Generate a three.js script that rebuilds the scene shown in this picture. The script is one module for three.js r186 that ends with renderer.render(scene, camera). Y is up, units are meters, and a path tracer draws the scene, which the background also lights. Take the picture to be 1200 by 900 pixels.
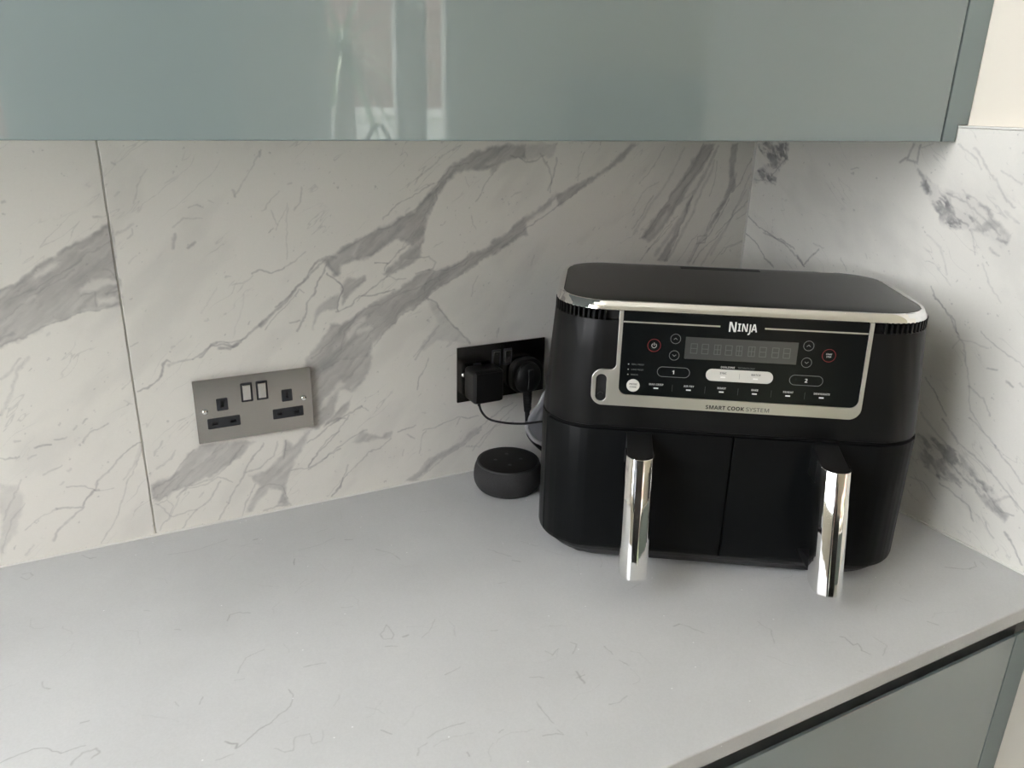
import * as THREE from 'three';
import { RoundedBoxGeometry } from 'three/addons/geometries/RoundedBoxGeometry.js';
import { TextGeometry } from 'three/addons/geometries/TextGeometry.js';
import { FontLoader } from 'three/addons/loaders/FontLoader.js';
import { mergeGeometries, mergeVertices, toCreasedNormals } from 'three/addons/utils/BufferGeometryUtils.js';

// ---------------------------------------------------------------- camera, sky, light
// World: worktop top is y = 0, tiled back wall face is z = 0, tiled right wall face is x = 0. Metres.
const scene = new THREE.Scene();
const camera = new THREE.PerspectiveCamera(2 * Math.atan(450 / 909.2) * 180 / Math.PI, 4 / 3, 0.05, 60);
{
  const yaw = 0.4877, pitch = -0.3471, roll = 0.0254;
  const f = new THREE.Vector3(Math.sin(yaw) * Math.cos(pitch), Math.sin(pitch), -Math.cos(yaw) * Math.cos(pitch));
  const r0 = f.clone().cross(new THREE.Vector3(0, 1, 0)).normalize(), u0 = r0.clone().cross(f);
  const r = r0.clone().multiplyScalar(Math.cos(roll)).addScaledVector(u0, Math.sin(roll));
  const u = r.clone().cross(f);
  camera.position.set(-0.9368, 0.5247, 0.9628);
  camera.quaternion.setFromRotationMatrix(new THREE.Matrix4().makeBasis(r, u, f.clone().negate()));
}
const SKY = new THREE.Color().setRGB(0.95, 0.965, 1.0);
scene.background = SKY;
scene.backgroundIntensity = 11;
const renderer = new THREE.WebGLRenderer({ antialias: true });
renderer.toneMapping = THREE.LinearToneMapping;
renderer.toneMappingExposure = 1.18;
renderer.shadowMap.enabled = true;
renderer.shadowMap.type = THREE.PCFSoftShadowMap;
// hazy sun high over the garden: it falls through the kitchen window onto the floor in front of the cabinets
const sun = new THREE.DirectionalLight(new THREE.Color().setRGB(1, 0.95, 0.88), 22);
sun.position.set(1.9, 6.7, 6.6); sun.target.position.set(-0.1, 0, 2.6);
sun.castShadow = true; sun.shadow.mapSize.set(2048, 2048);
Object.assign(sun.shadow.camera, { left: -8, right: 8, top: 8, bottom: -8, near: 0.5, far: 30 });
sun.shadow.radius = 3;
scene.add(sun, sun.target);

// ---------------------------------------------------------------- helpers
let seed = 20240611;
const rnd = () => { seed = (seed * 1664525 + 1013904223) >>> 0; return seed / 4294967296; };
const hash = (x, y, s) => { let h = (Math.imul(x, 374761393) + Math.imul(y, 668265263) + Math.imul(s, 974634777)) | 0; h = Math.imul(h ^ (h >>> 13), 1274126177); return ((h ^ (h >>> 16)) >>> 0) / 4294967296; };
function noise(x, y, s = 0) {
  const i = Math.floor(x), j = Math.floor(y), u = x - i, v = y - j, a = u * u * (3 - 2 * u), b = v * v * (3 - 2 * v);
  return (hash(i, j, s) * (1 - a) + hash(i + 1, j, s) * a) * (1 - b) + (hash(i, j + 1, s) * (1 - a) + hash(i + 1, j + 1, s) * a) * b;
}
const fbm = (x, y, s, n = 4) => { let t = 0, a = 0.5, m = 0; for (let i = 0; i < n; i++) { t += a * noise(x, y, s + i); m += a; a *= 0.5; x *= 2.03; y *= 2.03; } return t / m; };
const clamp = (x, a = 0, b = 1) => Math.min(b, Math.max(a, x));
const smooth = (a, b, x) => { const t = clamp((x - a) / (b - a)); return t * t * (3 - 2 * t); };
const used = {};
function numbered(name) { const n = used[name] = (used[name] ?? -1) + 1; return n ? `${name}_${String(n).padStart(3, '0')}` : name; }
function put(name, geometry, material, parent) {
  const m = new THREE.Mesh(geometry, material); m.name = parent ? name : numbered(name);
  m.castShadow = m.receiveShadow = true; (parent ?? scene).add(m); return m;
}
function thing(name, label, category, at = [0, 0, 0], turn = 0, group) {
  const o = new THREE.Group(); o.name = numbered(name); o.position.set(...at); o.rotation.y = turn;
  o.userData = { label, category }; if (group) o.userData.group = group; scene.add(o); return o;
}
function structure(name) { const o = new THREE.Group(); o.name = name; o.userData = { kind: 'structure' }; scene.add(o); return o; }
const shell = (name, geometry, material) => { const m = put(name, geometry, material); m.name = name; m.userData.kind = 'structure'; return m; };
const box = (x0, x1, y0, y1, z0, z1) => new THREE.BoxGeometry(x1 - x0, y1 - y0, z1 - z0).translate((x0 + x1) / 2, (y0 + y1) / 2, (z0 + z1) / 2);
const rbox = (x0, x1, y0, y1, z0, z1, r, s = 3) => new RoundedBoxGeometry(x1 - x0, y1 - y0, z1 - z0, s, r).translate((x0 + x1) / 2, (y0 + y1) / 2, (z0 + z1) / 2);
const merge = (l) => mergeGeometries(l.map((g) => { const h = g.index ? g.toNonIndexed() : g; for (const k of Object.keys(h.attributes)) if (!['position', 'normal', 'uv'].includes(k)) h.deleteAttribute(k); return h; }));
function planarUV(g, fu, fv) { const p = g.attributes.position, uv = new Float32Array(p.count * 2); for (let i = 0; i < p.count; i++) { uv[2 * i] = fu(p.getX(i), p.getY(i), p.getZ(i)); uv[2 * i + 1] = fv(p.getX(i), p.getY(i), p.getZ(i)); } g.setAttribute('uv', new THREE.BufferAttribute(uv, 2)); return g; }
const std = (color, roughness, o = {}) => new THREE.MeshStandardMaterial({ color: new THREE.Color().setRGB(...color), roughness, ...o });
const phys = (color, roughness, o = {}) => new THREE.MeshPhysicalMaterial({ color: new THREE.Color().setRGB(...color), roughness, ...o });
const tube = (pts, r, n = 40, m = 12) => new THREE.TubeGeometry(new THREE.CatmullRomCurve3(pts.map((p) => new THREE.Vector3(...p))), n, r, m, false);
function roundRect(x0, x1, y0, y1, r) {
  const s = new THREE.Shape(); s.moveTo(x0 + r, y0); s.lineTo(x1 - r, y0); s.absarc(x1 - r, y0 + r, r, -Math.PI / 2, 0); s.lineTo(x1, y1 - r); s.absarc(x1 - r, y1 - r, r, 0, Math.PI / 2);
  s.lineTo(x0 + r, y1); s.absarc(x0 + r, y1 - r, r, Math.PI / 2, Math.PI); s.lineTo(x0, y0 + r); s.absarc(x0 + r, y0 + r, r, Math.PI, Math.PI * 1.5); return s;
}
const extrude = (s, depth, bevel = 0, seg = 2, curve = 10) => new THREE.ExtrudeGeometry(s, { depth: depth - 2 * bevel, bevelEnabled: bevel > 0, bevelSize: bevel, bevelThickness: bevel, bevelOffset: -bevel, bevelSegments: seg, curveSegments: curve }).translate(0, 0, bevel);

function outline(w, d, r, n = 14) {                                // rounded rectangle, counter-clockwise seen from +y down: [x, z, nx, nz]
  const o = [], c = [[w / 2 - r, d / 2 - r, 0], [w / 2 - r, -d / 2 + r, 1], [-w / 2 + r, -d / 2 + r, 2], [-w / 2 + r, d / 2 - r, 3]];
  for (const [cx, cz, q] of c) for (let i = 0; i <= n; i++) { const a = Math.PI / 2 - (q + i / n) * Math.PI / 2, p = [cx + r * Math.cos(a), cz + r * Math.sin(a), Math.cos(a), Math.sin(a)], e = 0.0015; if (i === 0) o.push([p[0] - e * p[3], p[1] + e * p[2], p[2], p[3]]); o.push(p); if (i === n) o.push([p[0] + e * p[3], p[1] - e * p[2], p[2], p[3]]); }
  return o;
}
function loft(rings, capBottom = true, capTop = true) {            // rings: [y, w, d, r] from bottom to top; smooth along the rings where not too sharp
  const R = rings.map(([y, w, d, r]) => outline(w, d, r).map(([x, z]) => [x, y, z])), n = R[0].length, pos = [], idx = [];
  for (const r of R) for (const p of r) pos.push(...p);
  for (let k = 0; k < R.length - 1; k++) for (let i = 0; i < n; i++) { const a = k * n + i, b = k * n + (i + 1) % n, c = a + n, d = b + n; idx.push(a, c, b, b, c, d); }
  const cap = (k, up) => { const s = pos.length / 3; pos.push(0, R[k][0][1], 0); for (let i = 0; i < n; i++) { const a = k * n + i, b = k * n + (i + 1) % n; up ? idx.push(a, s, b) : idx.push(a, b, s); } };
  if (capBottom) cap(0, false); if (capTop) cap(R.length - 1, true);
  const g = new THREE.BufferGeometry(); g.setAttribute('position', new THREE.Float32BufferAttribute(pos, 3)); g.setIndex(idx);
  const out = toCreasedNormals(g, 0.5); planarUV(out, (x) => x, (x, y) => y); return out;
}

// ---------------------------------------------------------------- marble print and quartz print
// Veins of the slabs, in millimetres on the slab's own face: b = broad grey band, h = pale island in a band, l = line (strength, width at both ends).
const BACK_VEINS = [
  { k: 'b', a: [0.42], p: [-1077,311,-1056,323,-1042,329,-1028,331,-1010,345,-992,357,-982,362,-967,369,-947,379,-930,389,-929,345,-930,300,-946,296,-973,294,-1003,283,-1028,272,-1053,264,-1087,256] },
  { k: 'l', a: [0.4, 7, 10], p: [-1056,321,-1042,327,-1028,331,-1010,344,-992,356] },
  { k: 'l', a: [0.45, 9, 13], p: [-985,360,-967,367,-947,377,-930,385] },
  { k: 'l', a: [0.35, 3, 4], p: [-1052,265,-1028,273,-1003,283,-973,294,-946,296,-931,301] },
  { k: 'l', a: [0.3, 3, 2], p: [-1035,315,-1008,326,-988,338,-962,353,-933,373] },
  { k: 'l', a: [0.25, 3, 2], p: [-1043,294,-1017,316,-981,335,-971,344] },
  { k: 'h', a: [0.75], p: [-1009,341,-1000,347,-990,352,-980,353,-985,348,-995,342,-1007,337] },
  { k: 'h', a: [0.6], p: [-967,360,-953,366,-952,363,-965,358] },
  { k: 'h', a: [0.6], p: [-1028,311,-1009,318,-1009,316,-1022,310] },
  { k: 'h', a: [0.7], p: [-968,320,-962,327,-948,332,-932,329,-930,324,-942,323,-955,316,-967,314] },
  { k: 'h', a: [0.8], p: [-952,307,-932,309,-931,302,-952,298] },
  { k: 'l', a: [0.4, 6, 4], p: [-941,312,-931,314] },
  { k: 'l', a: [0.3, 4, 3], p: [-966,312,-953,314,-953,299] },
  { k: 'l', a: [0.25, 3, 3], p: [-944,342,-937,340,-932,331,-930,323] },
  { k: 'l', a: [0.3, 8, 6], p: [-942,396,-936,396] },
  { k: 'l', a: [0.3, 6, 6], p: [-1027,416,-1024,417] },
  { k: 'l', a: [0.2, 4, 4], p: [-1007,273,-1004,274] },
  { k: 'l', a: [0.35, 3, 5], p: [-930,129,-943,124,-955,115,-968,102,-982,88,-988,79] },
  { k: 'l', a: [0.5, 6, 5], p: [-984,78,-989,78,-995,70,-1004,59] },
  { k: 'l', a: [0.4, 6, 5], p: [-1005,57,-1029,61] },
  { k: 'l', a: [0.25, 3, 2], p: [-1029,61,-1050,54,-1065,41] },
  { k: 'l', a: [0.3, 4, 8], p: [-1002,58,-1020,43,-1034,33,-1041,21] },
  { k: 'l', a: [0.3, 2, 3], p: [-988,78,-998,86,-1016,87] },
  { k: 'l', a: [0.25, 2, 2], p: [-984,77,-966,74] },
  { k: 'l', a: [0.45, 9, 5], p: [-1039,142,-1024,144] },
  { k: 'l', a: [0.35, 6, 4], p: [-1018,150,-1007,150] },
  { k: 'l', a: [0.3, 5, 5], p: [-998,157,-995,162] },
  { k: 'l', a: [0.35, 5, 5], p: [-988,164,-984,168] },
  { k: 'l', a: [0.35, 3, 2], p: [-1074,137,-1060,135,-1055,134] },
  { k: 'l', a: [0.25, 5, 4], p: [-1047,130,-1040,131] },
  { k: 'l', a: [0.3, 6, 3], p: [-1058,152,-1052,152] },
  { k: 'l', a: [0.3, 3, 2], p: [-990,140,-985,149,-963,158] },
  { k: 'l', a: [0.25, 4, 4], p: [-1011,108,-1007,110] },
  { k: 'l', a: [0.25, 5, 3], p: [-1035,106,-1017,116] },
  { k: 'l', a: [0.2, 4, 4], p: [-1021,91,-1018,94] },
  { k: 'l', a: [0.25, 3, 2], p: [-930,127,-942,99,-957,63,-973,28,-990,4] },
  { k: 'l', a: [0.18, 8, 5], p: [-933,124,-943,102,-954,84] },
  { k: 'l', a: [0.35, 10, 6], p: [-1051,272,-1037,276] },
  { k: 'l', a: [0.25, 6, 4], p: [-1059,227,-1045,240,-1037,251] },
  { k: 'l', a: [0.2, 6, 10], p: [-1064,186,-1052,212,-1043,237,-1029,250] },
  { k: 'b', a: [0.16], p: [-1080,104,-1065,101,-1061,84,-1067,58,-1076,37,-1090,16,-1096,11] },
  { k: 'l', a: [0.25, 4, 3], p: [-1085,59,-1070,89,-1060,106] },
  { k: 'l', a: [0.2, 5, 4], p: [-1071,8,-1061,19] },
  { k: 'l', a: [0.2, 3, 2], p: [-1091,17,-1077,57,-1061,74] },
  { k: 'l', a: [0.25, 4, 3], p: [-906,126,-920,108] },
  { k: 'l', a: [0.2, 3, 2], p: [-942,198,-929,209] },
  { k: 'l', a: [0.18, 3, 2], p: [-933,177,-941,183] },
  { k: 'l', a: [0.35, 10, 8], p: [-868,359,-865,374] },
  { k: 'l', a: [0.4, 8, 6], p: [-853,358,-844,363] },
  { k: 'l', a: [0.25, 4, 3], p: [-866,383,-854,392,-835,393] },
  { k: 'l', a: [0.3, 2, 2], p: [-847,404,-839,407,-833,404] },
  { k: 'l', a: [0.22, 5, 6], p: [-926,378,-916,382,-906,387] },
  { k: 'l', a: [0.25, 3, 3], p: [-915,374,-909,377,-908,382] },
  { k: 'l', a: [0.2, 3, 2], p: [-903,411,-896,430,-884,448] },
  { k: 'l', a: [0.2, 5, 4], p: [-918,420,-914,424] },
  { k: 'l', a: [0.25, 4, 4], p: [-918,454,-915,453] },
  { k: 'l', a: [0.25, 3, 2], p: [-927,250,-918,254] },
  { k: 'l', a: [0.18, 3, 2], p: [-915,347,-907,355] },
  { k: 'l', a: [0.2, 3, 2], p: [-795,416,-789,427,-773,452,-763,465] },
  { k: 'l', a: [0.25, 6, 4], p: [-796,423,-794,416] },
  { k: 'l', a: [0.3, 5, 4], p: [-765,460,-761,467] },
  { k: 'l', a: [0.2, 3, 2], p: [-766,398,-750,415,-744,422] },
  { k: 'l', a: [0.25, 4, 3], p: [-730,397,-722,408,-719,424] },
  { k: 'l', a: [0.3, 4, 4], p: [-734,429,-730,429] },
  { k: 'l', a: [0.2, 2, 2], p: [-753,377,-740,397,-737,406,-742,338] },
  { k: 'l', a: [0.22, 3, 2], p: [-757,398,-753,383,-750,380] },
  { k: 'l', a: [0.2, 3, 2], p: [-826,412,-820,409] },
  { k: 'l', a: [0.25, 5, 5], p: [-815,321,-809,321] },
  { k: 'l', a: [0.2, 3, 2], p: [-808,310,-796,312,-784,321] },
  { k: 'l', a: [0.4, 4, 3], p: [-784,324,-775,327,-760,324,-745,328] },
  { k: 'l', a: [0.3, 3, 2], p: [-745,328,-730,337,-719,346] },
  { k: 'l', a: [0.2, 3, 3], p: [-844,271,-840,272] },
  { k: 'l', a: [0.2, 3, 3], p: [-823,278,-821,279] },
  { k: 'l', a: [0.22, 5, 3], p: [-884,242,-880,244] },
  { k: 'l', a: [0.12, 2, 2], p: [-814,246,-806,270,-796,300] },
  { k: 'l', a: [0.12, 2, 2], p: [-847,280,-827,311] },
  { k: 'l', a: [0.5, 4, 9], p: [-853,227,-840,238,-826,238,-815,235,-799,247,-784,258,-774,267] },
  { k: 'l', a: [0.5, 14, 4], p: [-780,259,-765,272,-745,289,-729,305,-713,319,-696,335] },
  { k: 'l', a: [0.35, 3, 3], p: [-775,254,-755,274,-733,294,-729,299,-723,296] },
  { k: 'l', a: [0.25, 3, 3], p: [-840,240,-826,242,-815,236] },
  { k: 'l', a: [0.45, 4, 6], p: [-928,193,-917,197,-907,203,-900,210] },
  { k: 'l', a: [0.55, 7, 4], p: [-901,210,-896,221,-890,227,-887,224] },
  { k: 'l', a: [0.3, 8, 5], p: [-890,220,-877,224,-861,225] },
  { k: 'l', a: [0.4, 4, 6], p: [-861,225,-845,236,-834,241] },
  { k: 'l', a: [0.5, 9, 4], p: [-832,234,-819,233,-808,239] },
  { k: 'l', a: [0.35, 3, 2], p: [-834,241,-815,240,-802,245] },
  { k: 'l', a: [0.5, 5, 9], p: [-760,281,-741,295,-725,309,-708,330,-699,336,-689,338,-680,335] },
  { k: 'l', a: [0.45, 5, 3], p: [-736,247,-725,268,-718,283,-707,304,-697,321,-693,329] },
  { k: 'l', a: [0.4, 3, 3], p: [-744,257,-732,261] },
  { k: 'l', a: [0.4, 14, 6], p: [-693,335,-687,322,-681,315] },
  { k: 'l', a: [0.55, 4, 4], p: [-694,318,-679,304,-674,299,-680,286,-683,274,-682,269] },
  { k: 'l', a: [0.45, 4, 3], p: [-685,267,-667,272,-654,284,-630,285,-607,288] },
  { k: 'l', a: [0.4, 3, 3], p: [-654,281,-633,295,-616,307] },
  { k: 'b', a: [0.5], p: [-486,467,-461,473,-413,473,-412,457,-435,453,-461,448,-479,443,-514,437,-531,427,-541,409,-550,393,-557,382,-562,359,-568,331,-578,325,-589,328,-599,319,-613,310,-618,312,-606,322,-592,338,-581,345,-598,354,-612,350,-632,337,-645,332,-658,332,-673,324,-678,312,-685,312,-693,329,-699,335,-683,337,-673,349,-663,356,-644,364,-621,371,-601,376,-580,388,-563,406,-546,426,-528,443,-507,455] },
  { k: 'l', a: [0.3, 4, 3], p: [-677,340,-657,354,-634,366,-611,371,-594,379,-577,391,-556,409,-539,431,-525,443,-500,449] },
  { k: 'l', a: [0.35, 3, 2], p: [-620,380,-597,398,-573,413,-549,426] },
  { k: 'l', a: [0.25, 3, 2], p: [-576,425,-552,448,-525,466,-511,472] },
  { k: 'l', a: [0.4, 5, 3], p: [-542,421,-544,406,-550,396] },
  { k: 'l', a: [0.2, 4, 3], p: [-599,338,-577,366,-562,381] },
  { k: 'l', a: [0.25, 4, 5], p: [-571,366,-553,403,-535,431] },
  { k: 'h', a: [0.6], p: [-634,334,-612,349,-598,355,-605,345,-619,335,-632,331] },
  { k: 'h', a: [0.5], p: [-663,339,-654,351,-650,354,-653,342,-659,336] },
  { k: 'h', a: [0.5], p: [-475,450,-457,458,-461,453,-472,448] },
  { k: 'l', a: [0.45, 4, 3], p: [-631,326,-614,324,-619,315] },
  { k: 'l', a: [0.35, 4, 4], p: [-614,323,-598,341,-585,347] },
  { k: 'b', a: [0.4], p: [-623,311,-609,315,-589,328,-568,335,-566,330,-582,321,-599,314,-616,307] },
  { k: 'b', a: [0.38], p: [-676,296,-666,308,-646,312,-643,306,-653,297,-667,288,-675,276] },
  { k: 'l', a: [0.3, 3, 3], p: [-613,307,-603,301,-589,302] },
  { k: 'l', a: [0.35, 3, 3], p: [-571,330,-557,329,-549,320,-552,312,-575,307] },
  { k: 'b', a: [0.32], p: [-705,279,-696,286,-681,291,-680,283,-685,271,-695,270,-705,266,-717,246,-711,267] },
  { k: 'b', a: [0.47], p: [-409,368,-432,360,-470,340,-500,325,-524,315,-543,309,-558,311,-579,302,-600,289,-631,276,-658,261,-682,247,-702,230,-722,209,-743,186,-757,160,-733,145,-715,174,-701,189,-684,200,-644,197,-640,212,-635,220,-622,234,-601,249,-580,260,-558,275,-536,291,-507,302,-470,323,-432,343,-409,352] },
  { k: 'l', a: [0.25, 4, 4], p: [-719,208,-692,235,-648,264,-597,282,-558,296,-507,316,-462,337,-432,352] },
  { k: 'l', a: [0.2, 3, 4], p: [-643,233,-608,256,-558,286,-529,304] },
  { k: 'l', a: [0.3, 3, 3], p: [-658,261,-665,249,-677,240,-682,217] },
  { k: 'l', a: [0.3, 4, 3], p: [-636,215,-622,234,-601,249,-580,260,-558,275,-536,291,-507,302] },
  { k: 'l', a: [0.3, 3, 3], p: [-558,311,-547,308,-529,310,-500,325] },
  { k: 'h', a: [0.6], p: [-659,238,-642,245,-641,239,-658,233] },
  { k: 'h', a: [0.6], p: [-674,236,-655,253,-645,255,-655,244,-669,231,-678,220] },
  { k: 'h', a: [0.4], p: [-651,271,-631,282,-632,277,-648,267] },
  { k: 'l', a: [0.45, 4, 5], p: [-560,274,-544,264,-537,253,-526,237,-511,222,-501,206,-497,200] },
  { k: 'b', a: [0.17], p: [-558,272,-540,260,-526,237,-507,217,-501,202,-526,209,-544,211,-574,197,-566,214,-544,236] },
  { k: 'l', a: [0.25, 4, 3], p: [-544,232,-559,213,-581,194] },
  { k: 'l', a: [0.35, 3, 4], p: [-561,188,-564,176,-574,163,-577,145] },
  { k: 'l', a: [0.25, 4, 3], p: [-580,189,-564,206,-547,223] },
  { k: 'l', a: [0.2, 3, 3], p: [-575,134,-571,137] },
  { k: 'l', a: [0.2, 3, 3], p: [-570,109,-565,108] },
  { k: 'l', a: [0.25, 3, 2], p: [-453,206,-450,220] },
  { k: 'b', a: [0.4], p: [-692,251,-707,235,-726,207,-744,181,-754,161,-732,115,-721,109,-699,122,-686,160,-671,155,-662,160,-647,179,-640,197,-641,213,-629,226,-610,242] },
  { k: 'h', a: [0.7], p: [-706,154,-685,172,-681,167,-695,152,-713,133,-716,137] },
  { k: 'h', a: [0.55], p: [-674,161,-664,169,-666,160,-672,155] },
  { k: 'b', a: [0.4], p: [-708,110,-699,125,-684,135,-671,149,-675,130,-691,117] },
  { k: 'l', a: [0.35, 5, 5], p: [-706,112,-691,120,-680,118] },
  { k: 'l', a: [0.4, 3, 6], p: [-733,93,-716,99,-691,117,-675,124,-657,130] },
  { k: 'l', a: [0.3, 3, 2], p: [-657,130,-647,122] },
  { k: 'l', a: [0.35, 4, 3], p: [-736,58,-720,74,-701,87,-689,101,-674,122] },
  { k: 'l', a: [0.35, 3, 5], p: [-736,53,-712,63,-687,78,-668,90,-652,94] },
  { k: 'b', a: [0.32], p: [-668,87,-658,95,-646,86,-631,82,-615,87,-617,78,-634,78,-647,78,-662,75,-670,79] },
  { k: 'l', a: [0.35, 6, 4], p: [-605,84,-582,90] },
  { k: 'l', a: [0.3, 5, 4], p: [-592,77,-584,70] },
  { k: 'l', a: [0.3, 3, 3], p: [-600,46,-597,54] },
  { k: 'l', a: [0.25, 3, 3], p: [-576,46,-573,70,-566,77] },
  { k: 'l', a: [0.3, 3, 4], p: [-571,80,-552,80,-542,85,-525,89,-511,92] },
  { k: 'l', a: [0.35, 6, 3], p: [-515,80,-509,91,-497,86,-479,88] },
  { k: 'l', a: [0.35, 3, 4], p: [-706,5,-693,19,-680,36,-667,47,-651,61,-635,64,-618,75] },
  { k: 'l', a: [0.3, 3, 3], p: [-693,16,-679,50] },
  { k: 'b', a: [0.34], p: [-594,5,-580,16,-560,33,-546,37,-529,44,-511,51,-490,65,-476,70,-483,60,-504,47,-525,38,-543,29,-560,19,-570,10,-582,4] },
  { k: 'l', a: [0.25, 5, 3], p: [-490,33,-475,52,-454,66,-418,95] },
  { k: 'l', a: [0.2, 6, 3], p: [-500,42,-479,38,-457,63,-428,76] },
  { k: 'l', a: [0.3, 4, 3], p: [-476,70,-447,90,-425,100] },
  { k: 'l', a: [0.2, 3, 3], p: [-622,47,-619,47] },
  { k: 'l', a: [0.2, 5, 3], p: [-560,15,-532,34,-497,49,-476,66] },
  { k: 'b', a: [0.36], p: [-926,68,-912,76,-900,78,-890,88,-881,104,-864,113,-828,111,-800,106,-816,89,-836,79,-857,66,-885,60,-904,55,-921,47,-927,52] },
  { k: 'l', a: [0.3, 5, 4], p: [-924,64,-902,75,-889,91,-874,107] },
  { k: 'l', a: [0.3, 4, 5], p: [-900,46,-885,59,-857,62,-836,79,-814,102] },
  { k: 'l', a: [0.2, 4, 3], p: [-904,56,-874,82,-845,105] },
  { k: 'h', a: [0.3], p: [-879,83,-861,102,-853,100,-872,81] },
  { k: 'l', a: [0.3, 3, 3], p: [-885,56,-863,57,-849,64,-833,54] },
  { k: 'l', a: [0.3, 3, 4], p: [-902,1,-890,14,-878,24,-860,37,-847,57] },
  { k: 'l', a: [0.35, 4, 4], p: [-855,6,-842,23,-828,46,-815,67,-795,92,-789,101] },
  { k: 'l', a: [0.3, 3, 3], p: [-826,2,-816,23,-805,45] },
  { k: 'l', a: [0.25, 3, 3], p: [-926,45,-910,22,-886,26,-878,24] },
  { k: 'b', a: [0.33], p: [-820,6,-810,25,-800,40,-813,59,-792,59,-780,69,-767,80,-763,104,-752,90,-736,107,-726,110,-737,91,-750,70,-754,57,-764,46,-769,20,-763,4,-779,10,-771,27,-789,34,-802,20,-811,7] },
  { k: 'l', a: [0.4, 6, 4], p: [-766,75,-761,99] },
  { k: 'l', a: [0.35, 3, 3], p: [-757,56,-733,56,-714,63,-688,73] },
  { k: 'l', a: [0.3, 3, 3], p: [-736,57,-719,77,-703,91,-687,102] },
  { k: 'l', a: [0.3, 4, 5], p: [-815,65,-798,66,-779,82,-772,101] },
  { k: 'l', a: [0.3, 3, 3], p: [-766,16,-771,34,-788,41,-800,37] },
  { k: 'l', a: [0.3, 4, 3], p: [-797,4,-782,9,-767,5] },
  { k: 'l', a: [0.35, 4, 5], p: [-705,5,-694,17,-687,30] },
  { k: 'l', a: [0.25, 3, 3], p: [-924,42,-913,46,-906,38,-916,20,-926,6] },
  { k: 'l', a: [0.2, 3, 3], p: [-916,17,-903,37,-897,45] },
  { k: 'l', a: [0.2, 5, 3], p: [-918,91,-901,100,-895,111] },
  { k: 'l', a: [0.22, 4, 3], p: [-711,7,-691,27] },
  { k: 'b', a: [0.45], p: [-466,345,-459,348,-417,372,-371,402,-343,413,-302,429,-274,448,-242,473,-229,472,-270,443,-302,423,-326,409,-360,389,-364,400,-409,368,-436,350,-458,332,-466,328] },
  { k: 'l', a: [0.4, 3, 3], p: [-435,345,-405,364,-362,389,-326,409] },
  { k: 'b', a: [0.38], p: [-468,464,-461,467,-428,473,-438,461,-449,451,-460,442,-467,436] },
  { k: 'l', a: [0.4, 4, 4], p: [-438,459,-423,456,-412,451,-396,451,-385,457] },
  { k: 'b', a: [0.2], p: [-424,473,-366,473,-373,454,-389,457,-404,453,-420,461] },
  { k: 'l', a: [0.35, 6, 5], p: [-389,459,-378,441,-372,424,-373,407] },
  { k: 'l', a: [0.35, 5, 4], p: [-367,454,-370,427,-377,411] },
  { k: 'l', a: [0.2, 3, 2], p: [-331,423,-330,443,-321,463] },
  { k: 'l', a: [0.2, 3, 2], p: [-435,402,-418,412] },
  { k: 'l', a: [0.25, 3, 3], p: [-299,352,-295,356] },
  { k: 'l', a: [0.2, 3, 3], p: [-399,308,-395,322] },
  { k: 'l', a: [0.2, 3, 2], p: [-454,212,-450,220] },
  { k: 'l', a: [0.3, 3, 3], p: [-489,398,-475,420,-461,442] },
  { k: 'l', a: [0.2, 2, 2], p: [-504,432,-500,420] },
  { k: 'l', a: [0.22, 2, 2], p: [-493,378,-487,361] },
  { k: 'l', a: [0.22, 3, 3], p: [-494,270,-490,287,-485,297] },
  { k: 'l', a: [0.2, 2, 2], p: [-550,340,-536,347] },
  { k: 'b', a: [0.42], p: [-211,333,-203,347,-186,369,-165,390,-149,416,-129,445,-113,464,-109,473,-85,473,-92,455,-106,433,-125,411,-137,391,-157,364,-179,342,-194,330] },
  { k: 'h', a: [0.4], p: [-165,387,-140,419,-127,430,-139,408,-157,383] },
  { k: 'h', a: [0.45], p: [-189,350,-164,376,-167,364,-184,343] },
  { k: 'l', a: [0.4, 4, 4], p: [-206,336,-173,380,-140,419,-112,459,-109,473] },
  { k: 'l', a: [0.35, 5, 5], p: [-162,364,-134,408,-109,437,-86,466] },
  { k: 'b', a: [0.38], p: [-174,298,-162,322,-146,348,-134,367,-126,385,-118,398,-119,385,-128,363,-138,340,-150,318,-155,297] },
  { k: 'l', a: [0.4, 4, 4], p: [-160,299,-144,329,-129,367,-118,396] },
  { k: 'l', a: [0.3, 4, 3], p: [-208,302,-182,327,-152,356] },
  { k: 'l', a: [0.3, 3, 3], p: [-195,313,-170,346,-143,367] },
  { k: 'l', a: [0.3, 4, 3], p: [-228,349,-210,374,-194,399] },
  { k: 'l', a: [0.25, 5, 3], p: [-219,417,-199,442,-179,470] },
  { k: 'l', a: [0.2, 4, 3], p: [-229,378,-213,403,-187,420] },
  { k: 'l', a: [0.3, 3, 3], p: [-135,294,-109,327,-100,335] },
  { k: 'l', a: [0.4, 4, 4], p: [-110,294,-93,318,-75,337,-62,356,-42,390] },
  { k: 'l', a: [0.4, 4, 4], p: [-99,331,-82,334,-83,322,-98,319,-100,331] },
  { k: 'l', a: [0.3, 4, 3], p: [-83,342,-74,364,-56,383] },
  { k: 'b', a: [0.42], p: [-50,473,-37,473,-36,451,-38,428,-32,409,-41,398,-47,390,-63,360,-76,345,-65,372,-47,406,-47,440] },
  { k: 'l', a: [0.4, 5, 4], p: [-5,451,-25,413,-38,400] },
  { k: 'l', a: [0.35, 5, 3], p: [1,385,-32,359,-64,333] },
  { k: 'l', a: [0.3, 3, 3], p: [3,373,-21,354] },
  { k: 'l', a: [0.3, 4, 3], p: [-44,300,-30,315,-4,319] },
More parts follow.
